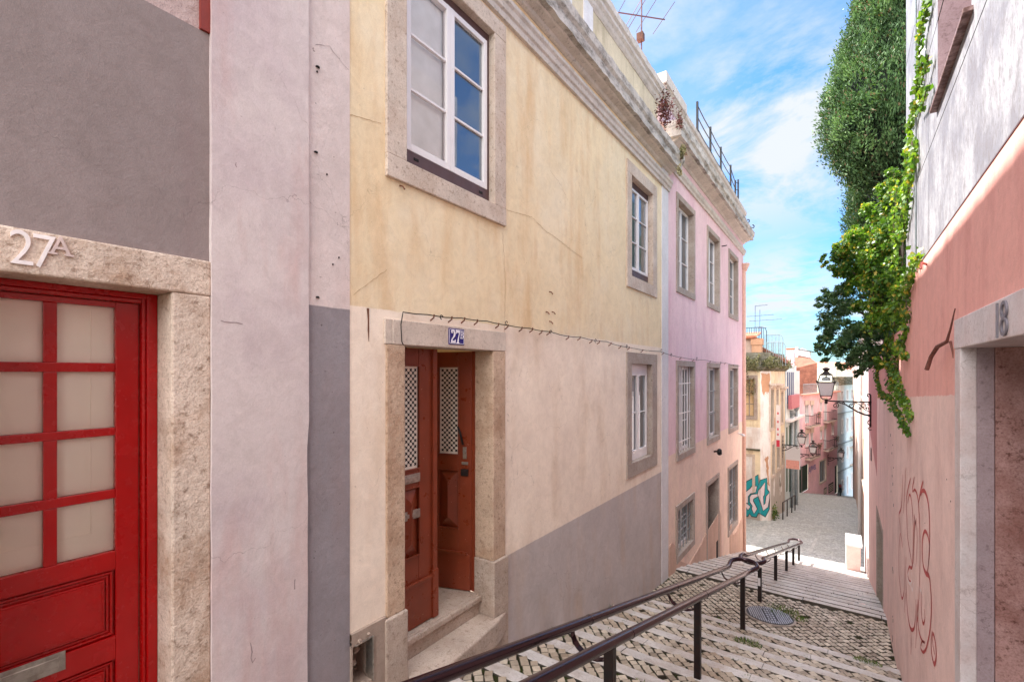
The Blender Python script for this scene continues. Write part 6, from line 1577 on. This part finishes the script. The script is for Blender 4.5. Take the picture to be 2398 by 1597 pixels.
# ================================================================= light, sky, camera
SUNV=Vector((-4.0,1.4,5.37)).normalized()
el=math.asin(SUNV.z); az=math.atan2(SUNV.x,SUNV.y)
sd=bpy.data.lights.new('sun','SUN'); sd.energy=SUN_E; sd.angle=math.radians(.55); sd.color=(1,.95,.87)
so=bpy.data.objects.new('sun',sd); COL.objects.link(so); so.rotation_euler=(-SUNV).to_track_quat('-Z','Y').to_euler(); so.location=(-20,10,30)
w=bpy.data.worlds.new('World'); scene.world=w; w.use_nodes=True; nt=w.node_tree; nt.nodes.clear()
def wn_(t,**k):
    x=nt.nodes.new(t)
    for a,b in k.items(): setattr(x,a,b)
    return x
out=wn_('ShaderNodeOutputWorld'); bg=wn_('ShaderNodeBackground'); bg.inputs[1].default_value=SKY_S
sky=wn_('ShaderNodeTexSky'); sky.sky_type='NISHITA'; sky.sun_disc=False; sky.sun_elevation=el; sky.sun_rotation=az; sky.air_density=1.1; sky.dust_density=.6; sky.ozone_density=1.6
nt.links.new(bg.outputs[0],out.inputs[0])
tc=wn_('ShaderNodeTexCoord'); sp=wn_('ShaderNodeSeparateXYZ'); nt.links.new(tc.outputs['Generated'],sp.inputs[0])
def wm(op,a,b=None,c=None):
    x=wn_('ShaderNodeMath',operation=op)
    for i,v in enumerate((a,b,c)):
        if v is None: continue
        if isinstance(v,(int,float)): x.inputs[i].default_value=v
        else: nt.links.new(v,x.inputs[i])
    return x.outputs[0]
# clouds on a flat layer: direction / height
zc=wm('MAXIMUM',wm('ADD',sp.outputs[2],.10),.03)
cx=wm('DIVIDE',sp.outputs[0],zc); cy=wm('DIVIDE',sp.outputs[1],zc)
cb=wn_('ShaderNodeCombineXYZ'); nt.links.new(cx,cb.inputs[0]); nt.links.new(cy,cb.inputs[1])
def wnoise(sc,det,rg,st,off,dist=.3):
    mp_=wn_('ShaderNodeMapping'); nt.links.new(cb.outputs[0],mp_.inputs[0]); mp_.inputs['Scale'].default_value=st; mp_.inputs['Location'].default_value=off; mp_.inputs['Rotation'].default_value=(0,0,CLR)
    n=wn_('ShaderNodeTexNoise'); nt.links.new(mp_.outputs[0],n.inputs['Vector']); n.inputs['Scale'].default_value=sc; n.inputs['Detail'].default_value=det; n.inputs['Roughness'].default_value=rg; n.inputs['Distortion'].default_value=dist
    return n.outputs['Fac']
def wr(v,a,b,c=0,d=1):
    x=wn_('ShaderNodeMapRange'); nt.links.new(v,x.inputs[0]); x.inputs[1].default_value=a; x.inputs[2].default_value=b; x.inputs[3].default_value=c; x.inputs[4].default_value=d; return x.outputs[0]
CLR=.6
thin=wr(wnoise(.55,9,.62,(1,.45,1),CL_OFF1,.8),.45,.82,0,.55)
puff=wr(wnoise(1.0,12,.60,(1,1,1),CL_OFF2,.25),.52,.66,0,1)
# where the banks of cloud stand (sky directions)
def bank(px,py,k0,k1):
    r=Vector(ray(px,py)).normalized(); d=wn_('ShaderNodeVectorMath',operation='DOT_PRODUCT'); nt.links.new(tc.outputs['Generated'],d.inputs[0]); d.inputs[1].default_value=r
    nv=wn_('ShaderNodeVectorMath',operation='NORMALIZE'); nt.links.new(tc.outputs['Generated'],nv.inputs[0]); nt.links.new(nv.outputs[0],d.inputs[0])
    return wr(d.outputs['Value'],math.cos(math.radians(k1)),math.cos(math.radians(k0)),0,1)
mask=bank(1800,300,4,13)
mask=wm('MAXIMUM',mask,bank(1730,400,1,6)); mask=wm('MAXIMUM',mask,bank(1820,690,1,7)); mask=wm('MAXIMUM',mask,bank(1930,180,1,6))
p2_=wr(wnoise(1.8,14,.64,(1,1,1),(7,2,0),.35),.38,.56,0,1)
cl_=wm('MAXIMUM',wm('MULTIPLY',mask,p2_),wm('MAXIMUM',thin,wm('MULTIPLY',puff,wm('SUBTRACT',1.0,wm('MULTIPLY',mask,.0)))))
ov=wr(wnoise(.8,6,.6,(1,1,1),(2,8,0),.4),.38,.62,.35,1.0)
up_=wm('MULTIPLY',wr(sp.outputs[2],.80,.93,0,1),ov)
bk_=wm('MULTIPLY',wr(sp.outputs[1],-.75,-.25,1,0),wm('MULTIPLY',wr(sp.outputs[2],.05,.2,0,1),ov))
hi_=wm('MAXIMUM',up_,bk_)  # unseen glow added overhead and behind the camera to fill the alley
mx_=wn_('ShaderNodeMix'); mx_.data_type='RGBA'; nt.links.new(cl_,mx_.inputs['Factor']); 
tint_=wn_('ShaderNodeMix'); tint_.data_type='RGBA'; tint_.blend_type='MULTIPLY'; tint_.inputs['Factor'].default_value=1; nt.links.new(sky.outputs[0],tint_.inputs['A']); tint_.inputs['B'].default_value=SKY_TINT
nt.links.new(tint_.outputs['Result'],mx_.inputs['A']); mx_.inputs['B'].default_value=CLOUD
m2_=wn_('ShaderNodeMix'); m2_.data_type='RGBA'; nt.links.new(hi_,m2_.inputs['Factor']); nt.links.new(mx_.outputs['Result'],m2_.inputs['A']); m2_.inputs['B'].default_value=FILL_HI
nt.links.new(m2_.outputs['Result'],bg.inputs[0])
cam=bpy.data.cameras.new('camera'); co=bpy.data.objects.new('camera',cam); COL.objects.link(co); scene.camera=co
co.rotation_euler=(math.radians(90),0,A0); cam.sensor_width=36; cam.lens=FPX*36/2398; cam.shift_y=(HY-798.5)/2398; cam.clip_start=.05; cam.clip_end=9000
scene.view_settings.view_transform='Standard'; scene.view_settings.look='None'; scene.view_settings.exposure=EXPO; scene.view_settings.gamma=1
scene.cycles.max_bounces=10; scene.cycles.diffuse_bounces=6; scene.cycles.transparent_max_bounces=12
